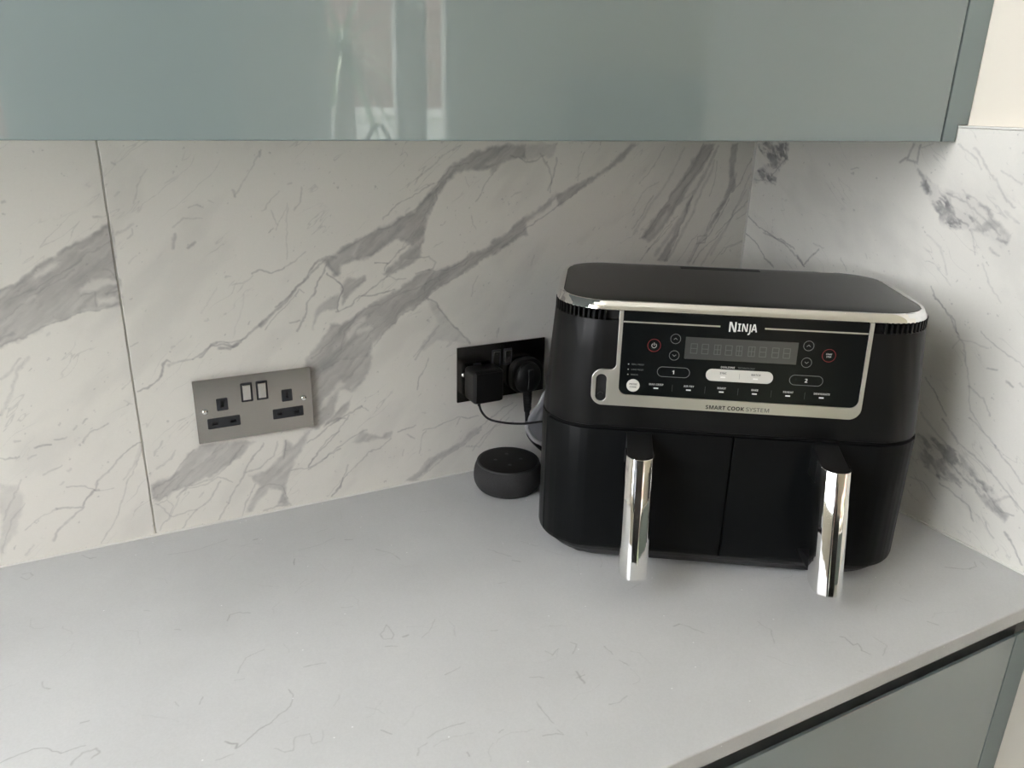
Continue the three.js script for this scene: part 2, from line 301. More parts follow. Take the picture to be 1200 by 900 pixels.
  { k: 'l', a: [0.35, 6, 4], p: [-104,291,-82,314,-63,325,-50,340] },
  { k: 'l', a: [0.3, 3, 3], p: [-83,395,-77,422,-76,448] },
  { k: 'l', a: [0.25, 3, 3], p: [-62,285,-40,311,-4,317] },
  { k: 'l', a: [0.28, 16, 9.6], p: [-206,333,-164,383,-123,437,-104,470] },
  { k: 'l', a: [0.3, 20, 12.0], p: [-180,308,-138,363,-98,429,-77,470] },
  { k: 'l', a: [0.28, 16, 9.6], p: [-155,299,-119,362,-88,429,-81,448] },
  { k: 'l', a: [0.26, 18, 10.799999999999999], p: [-114,292,-81,341,-43,398,-33,428] },
  { k: 'l', a: [0.2, 14, 8.4], p: [-225,341,-193,391,-161,430,-141,466] },
  { k: 'l', a: [0.24, 12, 7.199999999999999], p: [-83,286,-45,340,-7,401] },
  { k: 'l', a: [0.22, 12, 7.199999999999999], p: [-65,301,-32,359,-1,428] },
  { k: 'l', a: [0.2, 10, 6.0], p: [-137,389,-105,411,-78,462] },
];
const RIGHT_VEINS = [
  { k: 'b', a: [0.4], p: [-1,472,19,476,67,478,70,454,56,441,52,413,36,412,20,418,5,412,2,427,22,436,35,448,18,458] },
  { k: 'l', a: [0.45, 6, 4], p: [62,479,69,458,51,442,41,427] },
  { k: 'l', a: [0.3, 6, 4], p: [6,420,30,420,52,413] },
  { k: 'l', a: [0.45, 4, 5], p: [3,359,27,346,61,336,88,329,110,318,129,306] },
  { k: 'l', a: [0.5, 8, 6], p: [117,315,132,303] },
  { k: 'l', a: [0.45, 6, 5], p: [131,307,142,320,154,331] },
  { k: 'l', a: [0.4, 5, 3], p: [40,337,77,335,108,325] },
  { k: 'l', a: [0.45, 4, 6], p: [3,331,27,319,46,303,70,289] },
  { k: 'l', a: [0.25, 4, 3], p: [143,338,162,334] },
  { k: 'l', a: [0.2, 3, 3], p: [195,325,209,310] },
  { k: 'l', a: [0.25, 3, 2], p: [188,448,200,451] },
  { k: 'l', a: [0.2, 3, 2], p: [236,339,240,335] },
  { k: 'l', a: [0.4, 12, 8], p: [264,463,273,468,278,487] },
  { k: 'l', a: [0.4, 9, 6], p: [274,465,288,464,288,487] },
  { k: 'l', a: [0.45, 8, 14], p: [290,455,300,444,313,430] },
  { k: 'b', a: [0.4], p: [293,452,305,450,321,440,333,432,345,421,365,415,381,403,374,393,359,388,342,391,329,405,315,421,298,437] },
  { k: 'l', a: [0.4, 6, 5], p: [328,425,340,415,355,405,373,396] },
  { k: 'l', a: [0.3, 6, 5], p: [336,432,363,426,388,409,413,393] },
  { k: 'b', a: [0.2], p: [328,437,361,435,395,419,427,392,422,377,396,390,371,393,347,410] },
  { k: 'l', a: [0.3, 10, 6], p: [405,375,419,368] },
  { k: 'l', a: [0.35, 9, 6], p: [411,388,423,385] },
  { k: 'l', a: [0.25, 4, 5], p: [291,484,306,491] },
  { k: 'l', a: [0.22, 6, 4], p: [360,488,377,470,400,447,422,425] },
  { k: 'l', a: [0.22, 8, 6], p: [412,421,432,407] },
  { k: 'l', a: [0.2, 4, 4], p: [338,490,359,480,375,464] },
  { k: 'l', a: [0.2, 4, 4], p: [396,463,424,452] },
  { k: 'l', a: [0.15, 8, 6], p: [321,379,342,364,358,336] },
  { k: 'l', a: [0.35, 3, 3], p: [343,314,353,301,374,283,387,268] },
  { k: 'l', a: [0.18, 5, 3], p: [401,356,413,332,431,315] },
  { k: 'l', a: [0.18, 4, 4], p: [377,393,389,366] },
  { k: 'l', a: [0.2, 4, 4], p: [353,440,378,428] },
  { k: 'l', a: [0.35, 3, 3], p: [348,304,362,294,381,280,388,267] },
  { k: 'l', a: [0.22, 4, 3], p: [388,267,405,242,416,211,428,177,451,154] },
  { k: 'l', a: [0.4, 4, 3], p: [359,195,379,179,398,158] },
  { k: 'l', a: [0.3, 3, 2], p: [416,274,441,261,476,247] },
  { k: 'l', a: [0.4, 5, 4], p: [437,235,448,234] },
  { k: 'l', a: [0.4, 8, 6], p: [462,222,471,219] },
  { k: 'l', a: [0.25, 3, 3], p: [418,203,441,194,453,177] },
  { k: 'b', a: [0.25], p: [365,116,383,123,415,122,441,106,461,92,485,81,505,64,500,52,481,61,452,79,431,74,413,70,377,83] },
  { k: 'l', a: [0.35, 6, 5], p: [390,112,416,99,447,81] },
  { k: 'l', a: [0.3, 5, 5], p: [395,151,422,130,460,114,499,88,518,75] },
  { k: 'l', a: [0.3, 5, 4], p: [431,164,460,149,490,123,509,110] },
  { k: 'l', a: [0.45, 7, 6], p: [431,74,438,72] },
  { k: 'l', a: [0.35, 4, 4], p: [412,65,430,59,454,52,466,35] },
  { k: 'l', a: [0.35, 5, 4], p: [468,82,493,63,508,66] },
  { k: 'l', a: [0.45, 7, 4], p: [503,40,518,26,532,11] },
  { k: 'l', a: [0.3, 4, 3], p: [478,41,494,26] },
  { k: 'l', a: [0.35, 5, 4], p: [466,143,468,140] },
  { k: 'l', a: [0.2, 8, 6], p: [363,148,395,128,421,116] },
  { k: 'l', a: [0.2, 4, 3], p: [369,55,389,54,411,40] },
  { k: 'l', a: [0.25, 6, 5], p: [477,227,482,225] },
  { k: 'l', a: [0.18, 3, 3], p: [386,245,392,259,430,258] },
  { k: 'l', a: [0.22, 6, 5], p: [483,71,499,88,510,76] },
];
const COUNTER_MARKS = [
  { k: 'l', a: [0.5, 1.2, 1], p: [-1073,331,-1061,326,-1049,326,-1038,332,-1028,342,-1019,341,-1010,342] },
  { k: 'l', a: [0.4, 1.5, 2], p: [-1021,357,-1013,349,-1002,348,-1001,353,-1006,356] },
  { k: 'l', a: [0.5, 1.2, 1.2], p: [-896,399,-883,392,-875,387,-865,383,-853,373,-844,369,-838,356,-842,347] },
  { k: 'l', a: [0.6, 2, 2], p: [-903,386,-899,391,-895,395,-897,399] },
  { k: 'l', a: [0.35, 1.2, 1], p: [-900,405,-913,405] },
  { k: 'l', a: [0.3, 1, 1], p: [-867,414,-860,421,-853,421,-848,409,-838,410] },
  { k: 'l', a: [0.25, 1, 1], p: [-838,410,-837,423,-828,423,-826,412] },
  { k: 'l', a: [0.45, 1.2, 1], p: [-876,215,-873,206,-863,205,-852,211] },
  { k: 'l', a: [0.4, 1.2, 1], p: [-821,323,-814,322,-800,326] },
  { k: 'l', a: [0.45, 1.4, 1], p: [-1047,238,-1045,247,-1039,252] },
  { k: 'l', a: [0.5, 1.5, 1], p: [-1013,311,-1005,310] },
  { k: 'l', a: [0.5, 1.3, 1], p: [-917,332,-914,323] },
  { k: 'l', a: [0.4, 1.2, 1], p: [-937,318,-935,327] },
  { k: 'l', a: [0.35, 1.2, 1], p: [-880,302,-869,284,-850,279] },
  { k: 'l', a: [0.3, 1, 1], p: [-921,53,-886,56,-865,51,-851,47] },
  { k: 'l', a: [0.4, 1.2, 1], p: [-1012,10,-1005,22,-997,23] },
  { k: 'l', a: [0.35, 1.2, 1], p: [-1075,30,-1068,40,-1062,33,-1066,25,-1073,25] },
  { k: 'l', a: [0.5, 2, 2], p: [-822,62,-818,62] },
  { k: 'l', a: [0.5, 1.3, 1], p: [-790,139,-786,127] },
  { k: 'l', a: [0.3, 1, 1], p: [-885,312,-875,313] },
  { k: 'l', a: [0.4, 1.3, 1], p: [-928,207,-924,211] },
  { k: 'l', a: [0.3, 1, 1], p: [-955,158,-949,163] },
  { k: 'l', a: [0.25, 1, 1], p: [-777,111,-755,110,-728,101] },
  { k: 'l', a: [0.4, 1.2, 1], p: [-737,308,-726,295,-725,314,-729,321,-737,317,-737,308] },
  { k: 'l', a: [0.5, 2.5, 2], p: [-718,322,-711,321] },
  { k: 'l', a: [0.35, 1, 1], p: [-738,329,-727,333] },
  { k: 'l', a: [0.4, 1.4, 1], p: [-702,393,-692,392,-684,390] },
  { k: 'l', a: [0.35, 1.2, 1], p: [-691,148,-678,165,-672,185] },
  { k: 'l', a: [0.35, 1.2, 1], p: [-564,207,-554,223,-546,234] },
  { k: 'l', a: [0.45, 2, 1.5], p: [-548,242,-540,249] },
  { k: 'l', a: [0.3, 1.2, 1], p: [-519,210,-505,228] },
  { k: 'l', a: [0.4, 2.5, 1.5], p: [-718,111,-709,113] },
  { k: 'l', a: [0.4, 1.3, 1], p: [-537,427,-536,440] },
  { k: 'l', a: [0.35, 1.2, 1], p: [-535,450,-530,462] },
  { k: 'l', a: [0.5, 2.5, 2], p: [-584,445,-584,462] },
  { k: 'l', a: [0.45, 1.5, 1], p: [-587,452,-579,452] },
  { k: 'l', a: [0.4, 1.5, 1], p: [-565,406,-561,413,-573,422] },
  { k: 'l', a: [0.35, 1.2, 1], p: [-595,404,-592,413,-581,409] },
  { k: 'l', a: [0.4, 1.2, 1], p: [-578,495,-569,497,-557,495] },
  { k: 'l', a: [0.35, 1.2, 1], p: [-628,432,-616,439] },
  { k: 'l', a: [0.4, 1.2, 1], p: [-639,463,-639,479,-636,496] },
  { k: 'l', a: [0.45, 1.4, 1], p: [-652,504,-641,507,-636,511] },
  { k: 'l', a: [0.4, 1.2, 1], p: [-637,504,-636,509] },
  { k: 'l', a: [0.4, 1.2, 1], p: [-745,461,-734,457,-723,457,-708,458] },
  { k: 'l', a: [0.4, 1.3, 1], p: [-759,476,-756,468,-748,467] },
  { k: 'l', a: [0.45, 1.6, 1], p: [-779,435,-772,443] },
  { k: 'l', a: [0.4, 1.3, 1], p: [-686,483,-680,481] },
  { k: 'l', a: [0.4, 1.5, 1], p: [-616,515,-618,520] },
  { k: 'l', a: [0.3, 1.2, 1], p: [-761,245,-749,247] },
  { k: 'l', a: [0.35, 1.5, 1], p: [-631,353,-625,354] },
  { k: 'l', a: [0.3, 1, 1], p: [-701,331,-690,326,-676,308] },
  { k: 'l', a: [0.3, 1.4, 1], p: [-586,278,-578,282] },
  { k: 'l', a: [0.4, 1.3, 1], p: [-721,490,-721,495] },
  { k: 'l', a: [0.55, 2.4, 1.5], p: [-450,431,-442,431] },
  { k: 'l', a: [0.4, 1.3, 1], p: [-442,431,-436,439,-428,455] },
  { k: 'l', a: [0.5, 1.6, 1.3], p: [-299,522,-296,525,-300,537,-294,537,-300,548,-296,555] },
  { k: 'l', a: [0.3, 1.2, 1], p: [-268,538,-267,553,-287,563] },
  { k: 'l', a: [0.5, 1.6, 1.3], p: [-74,485,-63,493,-49,502,-35,501,-28,493] },
  { k: 'l', a: [0.35, 1.2, 1], p: [-21,496,-26,510] },
  { k: 'l', a: [0.45, 1.6, 1.2], p: [-192,546,-186,555] },
  { k: 'l', a: [0.3, 1, 1], p: [-363,464,-361,482,-373,499] },
  { k: 'l', a: [0.3, 1.2, 1], p: [-182,503,-175,516] },
  { k: 'l', a: [0.3, 1.2, 1], p: [-216,434,-225,451] },
];
function raster(W, H, mmW, mmH, x0, items, widthScale, warpAmp, flip = 1) {
  const d = new Float32Array(W * H), light = new Float32Array(W * H), band = new Float32Array(W * H), sx = W / mmW, sy = H / mmH;
  const wx = new Float32Array(W * H), wy = new Float32Array(W * H);
  for (let j = 0; j < H; j++) for (let i = 0; i < W; i++) {
    const X = i / sx, Y = j / sy, k = j * W + i;
    wx[k] = X + x0 + warpAmp * ((fbm(X / 26, Y / 26, 1, 3) - 0.5) * 7 + (fbm(X / 5, Y / 5, 7, 2) - 0.5) * 2.6);
    wy[k] = Y + warpAmp * ((fbm(X / 26, Y / 26, 11, 3) - 0.5) * 7 + (fbm(X / 5, Y / 5, 17, 2) - 0.5) * 2.6);
  }
  const seg = (px, py, ax, ay, bx, by) => { const dx = bx - ax, dy = by - ay, t = clamp(((px - ax) * dx + (py - ay) * dy) / (dx * dx + dy * dy + 1e-9)); return [Math.hypot(px - ax - t * dx, py - ay - t * dy), t]; };
  for (const it of items) {
    const P = it.p, n = P.length / 2; let a = 1e9, b = -1e9, c = 1e9, e = -1e9;
    for (let i = 0; i < n; i++) { a = Math.min(a, P[2 * i]); b = Math.max(b, P[2 * i]); c = Math.min(c, P[2 * i + 1]); e = Math.max(e, P[2 * i + 1]); }
    const i0 = Math.max(0, Math.floor((a - x0 - 14) * sx)), i1 = Math.min(W - 1, Math.ceil((b - x0 + 14) * sx)), j0 = Math.max(0, Math.floor((c - 14) * sy)), j1 = Math.min(H - 1, Math.ceil((e + 14) * sy));
    for (let j = j0; j <= j1; j++) for (let i = i0; i <= i1; i++) {
      const k = j * W + i, x = wx[k], y = wy[k];
      if (it.k === 'l') {
        let v = 0;
        for (let q = 0; q < n - 1; q++) {
          const [r, t] = seg(x, y, P[2 * q], P[2 * q + 1], P[2 * q + 2], P[2 * q + 3]), u = (q + t) / (n - 1), w = (it.a[1] * (1 - u) + it.a[2] * u) * widthScale * 0.5;
          const f = 1 - smooth(0, w * 1.7 + (widthScale > 0.5 ? 0.35 : 0.9), r); if (f > v) v = f;
        }
        if (v > 0) { const m = 0.45 + 0.9 * fbm(x / 6, y / 6, 31, 3); d[k] = 1 - (1 - d[k]) * (1 - clamp(it.a[0] * v * m * (flip < 0 ? 0.95 : 0.8))); }
      } else {
        let r = 1e9, inside = false;
        for (let q = 0; q < n; q++) {
          const ax = P[2 * q], ay = P[2 * q + 1], z = (q + 1) % n, bx = P[2 * z], by = P[2 * z + 1];
          const [s] = seg(x, y, ax, ay, bx, by); if (s < r) r = s;
          if ((ay > y) !== (by > y) && x < (bx - ax) * (y - ay) / (by - ay) + ax) inside = !inside;
        }
        const sd = inside ? r : -r, f = smooth(-3, 4, sd + (fbm(x / 13, y / 13, 41, 3) - 0.5) * 6);
        if (f > 0) {
          if (it.k === 'h') { light[k] = Math.max(light[k], f * it.a[0]); continue; }
          const u = flip * x * 0.77 + y * 0.64, v = -flip * x * 0.64 + y * 0.77;              // streaks run with the bands
          const m = flip < 0 ? 0.3 + 2.9 * smooth(0.36, 0.62, fbm(u / 16, v / 7, 51, 4)) * fbm(x / 10, y / 10, 61, 3) : 0.5 + 0.85 * fbm(u / 42, v / 5, 51, 3) * (0.6 + 0.8 * fbm(x / 14, y / 14, 61, 3)), edge = 1 + 0.25 * (1 - smooth(0, 5, sd));
          band[k] = Math.max(band[k], clamp(it.a[0] * f * m * edge));
        }
      }
    }
  }
  for (let k = 0; k < d.length; k++) d[k] = (1 - (1 - d[k]) * (1 - band[k])) * (1 - light[k]);
  return d;
}
function texture(W, H, fill, srgb = true) {
  const t = new THREE.DataTexture(fill, W, H, THREE.RGBAFormat); if (srgb) t.colorSpace = THREE.SRGBColorSpace;
  t.magFilter = THREE.LinearFilter; t.minFilter = THREE.LinearMipmapLinearFilter; t.generateMipmaps = true; t.wrapS = t.wrapT = THREE.MirroredRepeatWrapping; t.needsUpdate = true; return t;
}
function marble(W, H, mmW, mmH, x0, items, flip, s) {
  const d = raster(W, H, mmW, mmH, x0, items, 0.3, 1, flip), px = new Uint8Array(W * H * 4);
  for (let j = 0; j < H; j++) for (let i = 0; i < W; i++) {
    const k = j * W + i, x = i / W * mmW, y = j / H * mmH, xx = flip * x, u = xx * 0.72 + y * 0.69, v = -xx * 0.69 + y * 0.72;
    // faint veil: soft clouds and thin wisps along the bedding
    const cloud = smooth(0.5, 0.8, fbm(u / 95, v / 40, s, 4)) * 0.07;
    const ridge = 1 - Math.abs(fbm(u / 80 + 0.02 * v, v / 17 + 0.6 * fbm(u / 30, v / 30, s + 3, 3), s + 5, 4) * 2 - 1), where = smooth(0.5, 0.72, fbm(x / 60, y / 60, s + 9, 3));
    const wisp = smooth(0.965, 1, ridge) * where * 0.16, speck = smooth(0.80, 0.9, fbm(u / 7, v / 4, s + 13, 3)) * 0.22;
    let t = 1 - (1 - clamp(d[k] * 0.9)) * (1 - cloud) * (1 - wisp) * (1 - speck);
    const g = (fbm(x / 1.2, y / 1.2, s + 21, 2) - 0.5) * 3;
    px[4 * k] = 232 - 118 * t + g; px[4 * k + 1] = 230 - 117 * t + g; px[4 * k + 2] = 223 - 108 * t + g; px[4 * k + 3] = 255;
  }
  return texture(W, H, px);
}
const backMap = marble(2048, 960, 1300, 600, -1300, BACK_VEINS, 1, 100);
const rightMap = marble(1056, 960, 660, 600, -10, RIGHT_VEINS, -1, 200);
function quartz() {
  const W = 2048, H = 1024, mmW = 1300, mmH = 650, px = new Uint8Array(W * H * 4), extra = [];
  for (let i = 0; i < 170; i++) {                                              // small stray hairs of the stone
    const p = [-1290 + 1280 * rnd(), 650 * rnd()], n = 2 + Math.floor(rnd() * 3); let a = (rnd() - 0.5) * 2.2;
    for (let q = 0; q < n; q++) { a += (rnd() - 0.5) * 1.6; const l = 4 + rnd() * 9; p.push(Math.round(p[2 * q] + l * Math.cos(a)), Math.round(p[2 * q + 1] + l * Math.sin(a))); }
    extra.push({ k: 'l', a: [0.06 + 0.13 * rnd(), 1.1, 0.8], p });
  }
  const d = raster(W, H, mmW, mmH, -1300, [...COUNTER_MARKS, ...extra], 0.8, 0.8);
  for (let j = 0; j < H; j++) for (let i = 0; i < W; i++) {
    const k = j * W + i, x = i / W * mmW, y = j / H * mmH;
    let c = 1 + (fbm(x / 70, y / 70, 301, 4) - 0.5) * 0.05 + (fbm(x / 1.4, y / 1.4, 311, 2) - 0.5) * 0.035 - 0.36 * d[k];
    const sp = hash(i >> 1, j >> 1, 77); if (sp > 0.99985) c += 0.18;
    px[4 * k] = 199 * c; px[4 * k + 1] = 200 * c; px[4 * k + 2] = 200 * c; px[4 * k + 3] = 255;
  }
  return texture(W, H, px);
}
const quartzMap = quartz();

// ---------------------------------------------------------------- materials
const M = {
  backTile: phys([1, 1, 1], 0.34, { map: backMap, specularIntensity: 0.8 }),
  rightTile: phys([1, 1, 1], 0.34, { map: rightMap, specularIntensity: 0.8 }),
  grout: std([0.55, 0.54, 0.5], 0.9), sealant: std([0.82, 0.81, 0.77], 0.5),
  plaster: std([0.82, 0.765, 0.665], 0.85), ceiling: std([0.85, 0.795, 0.7], 0.9),
  quartz: phys([1, 1, 1], 0.36, { map: quartzMap }),
  gloss: phys([0.215, 0.268, 0.272], 0.3, { clearcoat: 1, clearcoatRoughness: 0.02 }),
  matt: phys([0.235, 0.29, 0.29], 0.4), carcass: std([0.33, 0.37, 0.37], 0.6), channel: std([0.3, 0.31, 0.31], 0.45),
  steel: phys([0.42, 0.4, 0.375], 0.2, { metalness: 1 }), steelEdge: std([0.62, 0.6, 0.56], 0.22, { metalness: 1 }), screw: std([0.8, 0.8, 0.78], 0.18, { metalness: 1 }),
  socketBlack: std([0.018, 0.021, 0.027], 0.45), hole: std([0.004, 0.004, 0.005], 0.8),
  plugBlack: phys([0.007, 0.0073, 0.008], 0.42, { specularIntensity: 0.7 }), cable: std([0.01, 0.01, 0.011], 0.5),
  satin: phys([0.006, 0.0064, 0.0065], 0.4, { specularIntensity: 0.42 }), drawer: phys([0.0045, 0.0052, 0.0056], 0.4, { specularIntensity: 0.2 }), dark: phys([0.002, 0.002, 0.0022], 0.7, { specularIntensity: 0.3 }), base: std([0.016, 0.017, 0.018], 0.5),
  lid: std([0.009, 0.009, 0.0085], 0.32), chrome: std([0.86, 0.86, 0.85], 0.05, { metalness: 1 }), silver: std([0.78, 0.77, 0.73], 0.36, { metalness: 1 }),
  fabric: null, puck: phys([0.004, 0.0042, 0.0046], 0.5, { specularIntensity: 0.5 }), puckRing: std([0.02, 0.021, 0.023], 0.5), button: std([0.03, 0.031, 0.033], 0.5),
  white: std([0.8, 0.8, 0.78], 0.5), floor: std([0.6, 0.615, 0.62], 0.5), glass: new THREE.MeshPhysicalMaterial({ color: 0xffffff, roughness: 0, transmission: 1, thickness: 0, ior: 1.5 }),
  anthracite: std([0.03, 0.032, 0.035], 0.4), ink: std([0.02, 0.02, 0.02], 0.6),
};
// ---------------------------------------------------------------- the setting
const SEAM = -0.9297, TOP = 0.5095;
{
  const w = structure('wall_back');
  put('plaster', box(-1.95, 4.6, -0.9, 1.6, -0.15, -0.0125), M.plaster, w);
  put('grout', box(-1.85, 0.002, -0.002, TOP - 0.001, -0.0125, -0.0016), M.grout, w);
  const tile = (x0, x1) => put('tile', planarUV(rbox(x0, x1, 0.0012, TOP, -0.012, 0, 0.0009, 2), (x) => (x + 1.3) / 1.3, (x, y) => y / 0.6), M.backTile, w);
  tile(SEAM + 0.0009, 0.0005); tile(-1.85, SEAM - 0.0009);
  put('sealant', box(-1.85, 0, 0, 0.0022, -0.002, 0.0016), M.sealant, w);
}
{
  const w = structure('wall_right');
  put('plaster', box(0.018, 0.13, -0.9, 1.6, -0.0125, 0.82), M.plaster, w);
  put('tile', planarUV(rbox(0.001, 0.0175, 0.0012, TOP, 0.0014, 0.6, 0.0009, 2), (x, y, z) => (z * 1000 + 10) / 660, (x, y) => y / 0.6), M.rightTile, w);
  put('edge_bead', rbox(0.0005, 0.0178, TOP + 0.0004, TOP + 0.0028, 0.0015, 0.6, 0.0008, 2), M.sealant, w);
  put('sealant', merge([box(-0.0016, 0.002, 0, 0.0022, 0, 0.578), box(-0.0012, 0.002, 0, TOP, 0, 0.0012)]), M.sealant, w);
}
shell('floor', box(-1.95, 4.6, -1.0, -0.9, -0.15, 3.55), M.floor);
shell('ceiling', box(-1.95, 4.6, 1.6, 1.7, -0.15, 3.55), M.ceiling);
shell('wall_end', box(4.5, 4.6, -0.9, 1.6, -0.0125, 3.4), M.plaster);
const holes = (name, horizontal, a, b, thick, list) => {          // a wall with openings, drawn as a shape with holes and extruded
  const s = new THREE.Shape([[a, -0.9], [b, -0.9], [b, 1.6], [a, 1.6]].map((p) => new THREE.Vector2(...p)));
  for (const [x0, x1, y0, y1] of list) s.holes.push(new THREE.Path([[x0, y0], [x0, y1], [x1, y1], [x1, y0]].map((p) => new THREE.Vector2(...p))));
  const g = new THREE.ExtrudeGeometry(s, { depth: thick, bevelEnabled: false });
  if (!horizontal) g.rotateY(-Math.PI / 2);                        // shape x runs along +z
  return [name, g];
};
const FRONT = 3.4;
const WIN = [[0.02, 0.43, 0.06, 1.25], [0.49, 0.68, 0.06, 1.25], [-1.5, -1.17, -0.88, 1.3], [2.3, 4.3, -0.88, 1.35]];
{ const [n, g] = holes('wall_front', true, -1.95, 4.6, 0.12, WIN); shell(n, g.translate(0, 0, FRONT), M.plaster); }
const LEFTWIN = [[0.3, 1.2, 0.3, 1.5]];
{ const [n, g] = holes('wall_left', false, -0.15, 3.4, 0.12, LEFTWIN); shell(n, g.translate(-1.85, 0, 0), M.plaster); }
let windows = 0;
function windowUnit(x0, x1, y0, y1, turnLeft, mullions) {
  const w = structure(`window_${++windows}`), b = 0.045;
  const parts = [box(x0, x1, y0, y0 + b, -0.03, 0.03), box(x0, x1, y1 - b, y1, -0.03, 0.03), box(x0, x0 + b, y0 + b, y1 - b, -0.03, 0.03), box(x1 - b, x1, y0 + b, y1 - b, -0.03, 0.03)];
  for (let i = 1; i < mullions; i++) { const x = x0 + (x1 - x0) * i / mullions; parts.push(box(x - b / 2, x + b / 2, y0 + b, y1 - b, -0.028, 0.028)); }
  put('window_frame', merge(parts), M.white, w); put('pane', new THREE.PlaneGeometry(x1 - x0 - b, y1 - y0 - b).translate((x0 + x1) / 2, (y0 + y1) / 2, 0), M.glass, w);
  if (turnLeft) { w.rotation.y = -Math.PI / 2; w.position.x = -1.91; } else w.position.z = FRONT + 0.06;
}
WIN.forEach((a) => windowUnit(...a, false, a[1] - a[0] > 1 ? 2 : 1)); LEFTWIN.forEach((a) => windowUnit(...a, true, 2));

// ---------------------------------------------------------------- worktop and cabinets
{
  const w = put('worktop', planarUV(rbox(-1.849, -0.0002, -0.02, 0, 0.0005, 0.579, 0.0016, 3), (x) => (x + 1.3) / 1.3, (x, y, z) => (z - y) / 0.65), M.quartz);
  w.userData = { label: 'pale grey speckled quartz worktop running under the marble tiles', category: 'worktop' };
}
{
  const c = thing('wall_cabinet', 'glossy blue-grey wall cabinet hung above the marble splashback', 'cabinet');
  put('carcass', box(-1.5, -0.001, 0.512, 1.25, 0.001, 0.314), M.carcass, c);
  put('door', rbox(-1.030, -0.0292, 0.4936, 1.25, 0.3155, 0.3347, 0.0015), M.gloss, c);
  put('door', rbox(-1.5, -1.0335, 0.4936, 1.25, 0.3155, 0.3347, 0.0015), M.gloss, c);
  const s = new THREE.Shape([[-0.0252, 0.4936], [-0.0005, 0.4936], [-0.0005, TOP + 0.0034], [0.0176, TOP + 0.0034], [0.0176, 1.25], [-0.0252, 1.25]].map((p) => new THREE.Vector2(...p)));
  put('filler_panel', extrude(s, 0.0185, 0.0009).translate(0, 0, 0.3155), M.matt, c);
  put('underside_rail', box(-1.5, -0.002, 0.497, 0.512, 0.292, 0.314), M.carcass, c);
}
{
  const c = thing('base_cabinet', 'glossy blue-grey base cabinet below the quartz worktop', 'cabinet');
  put('carcass', box(-1.849, -0.001, -0.8, -0.131, 0.02, 0.5395), M.carcass, c);
  put('channel', merge([box(-1.849, 0.017, -0.12, -0.0202, 0.49, 0.538), box(-1.849, 0.017, -0.13, -0.12, 0.5, 0.5403)]), M.channel, c);
  const pull = (x0, x1) => {                                       // door with its top edge thinned to a grip in front of the channel
    const p = new THREE.Shape([[-0.5405, -0.79], [-0.5595, -0.79], [-0.56, -0.7895], [-0.56, -0.0662], [-0.5595, -0.0656], [-0.5565, -0.0656], [-0.556, -0.0662], [-0.5545, -0.1], [-0.5405, -0.112]].map((q) => new THREE.Vector2(...q)));
    return new THREE.ExtrudeGeometry(p, { depth: x1 - x0, bevelEnabled: false }).rotateY(Math.PI / 2).translate(x0, 0, 0);
  };
  put('door', pull(-0.625, -0.0262), M.gloss, c);
  put('door', pull(-1.228, -0.628), M.gloss, c);
  put('filler_panel', rbox(-0.0232, 0.0176, -0.79, -0.0656, 0.5555, 0.56, 0.001), M.matt, c);
}
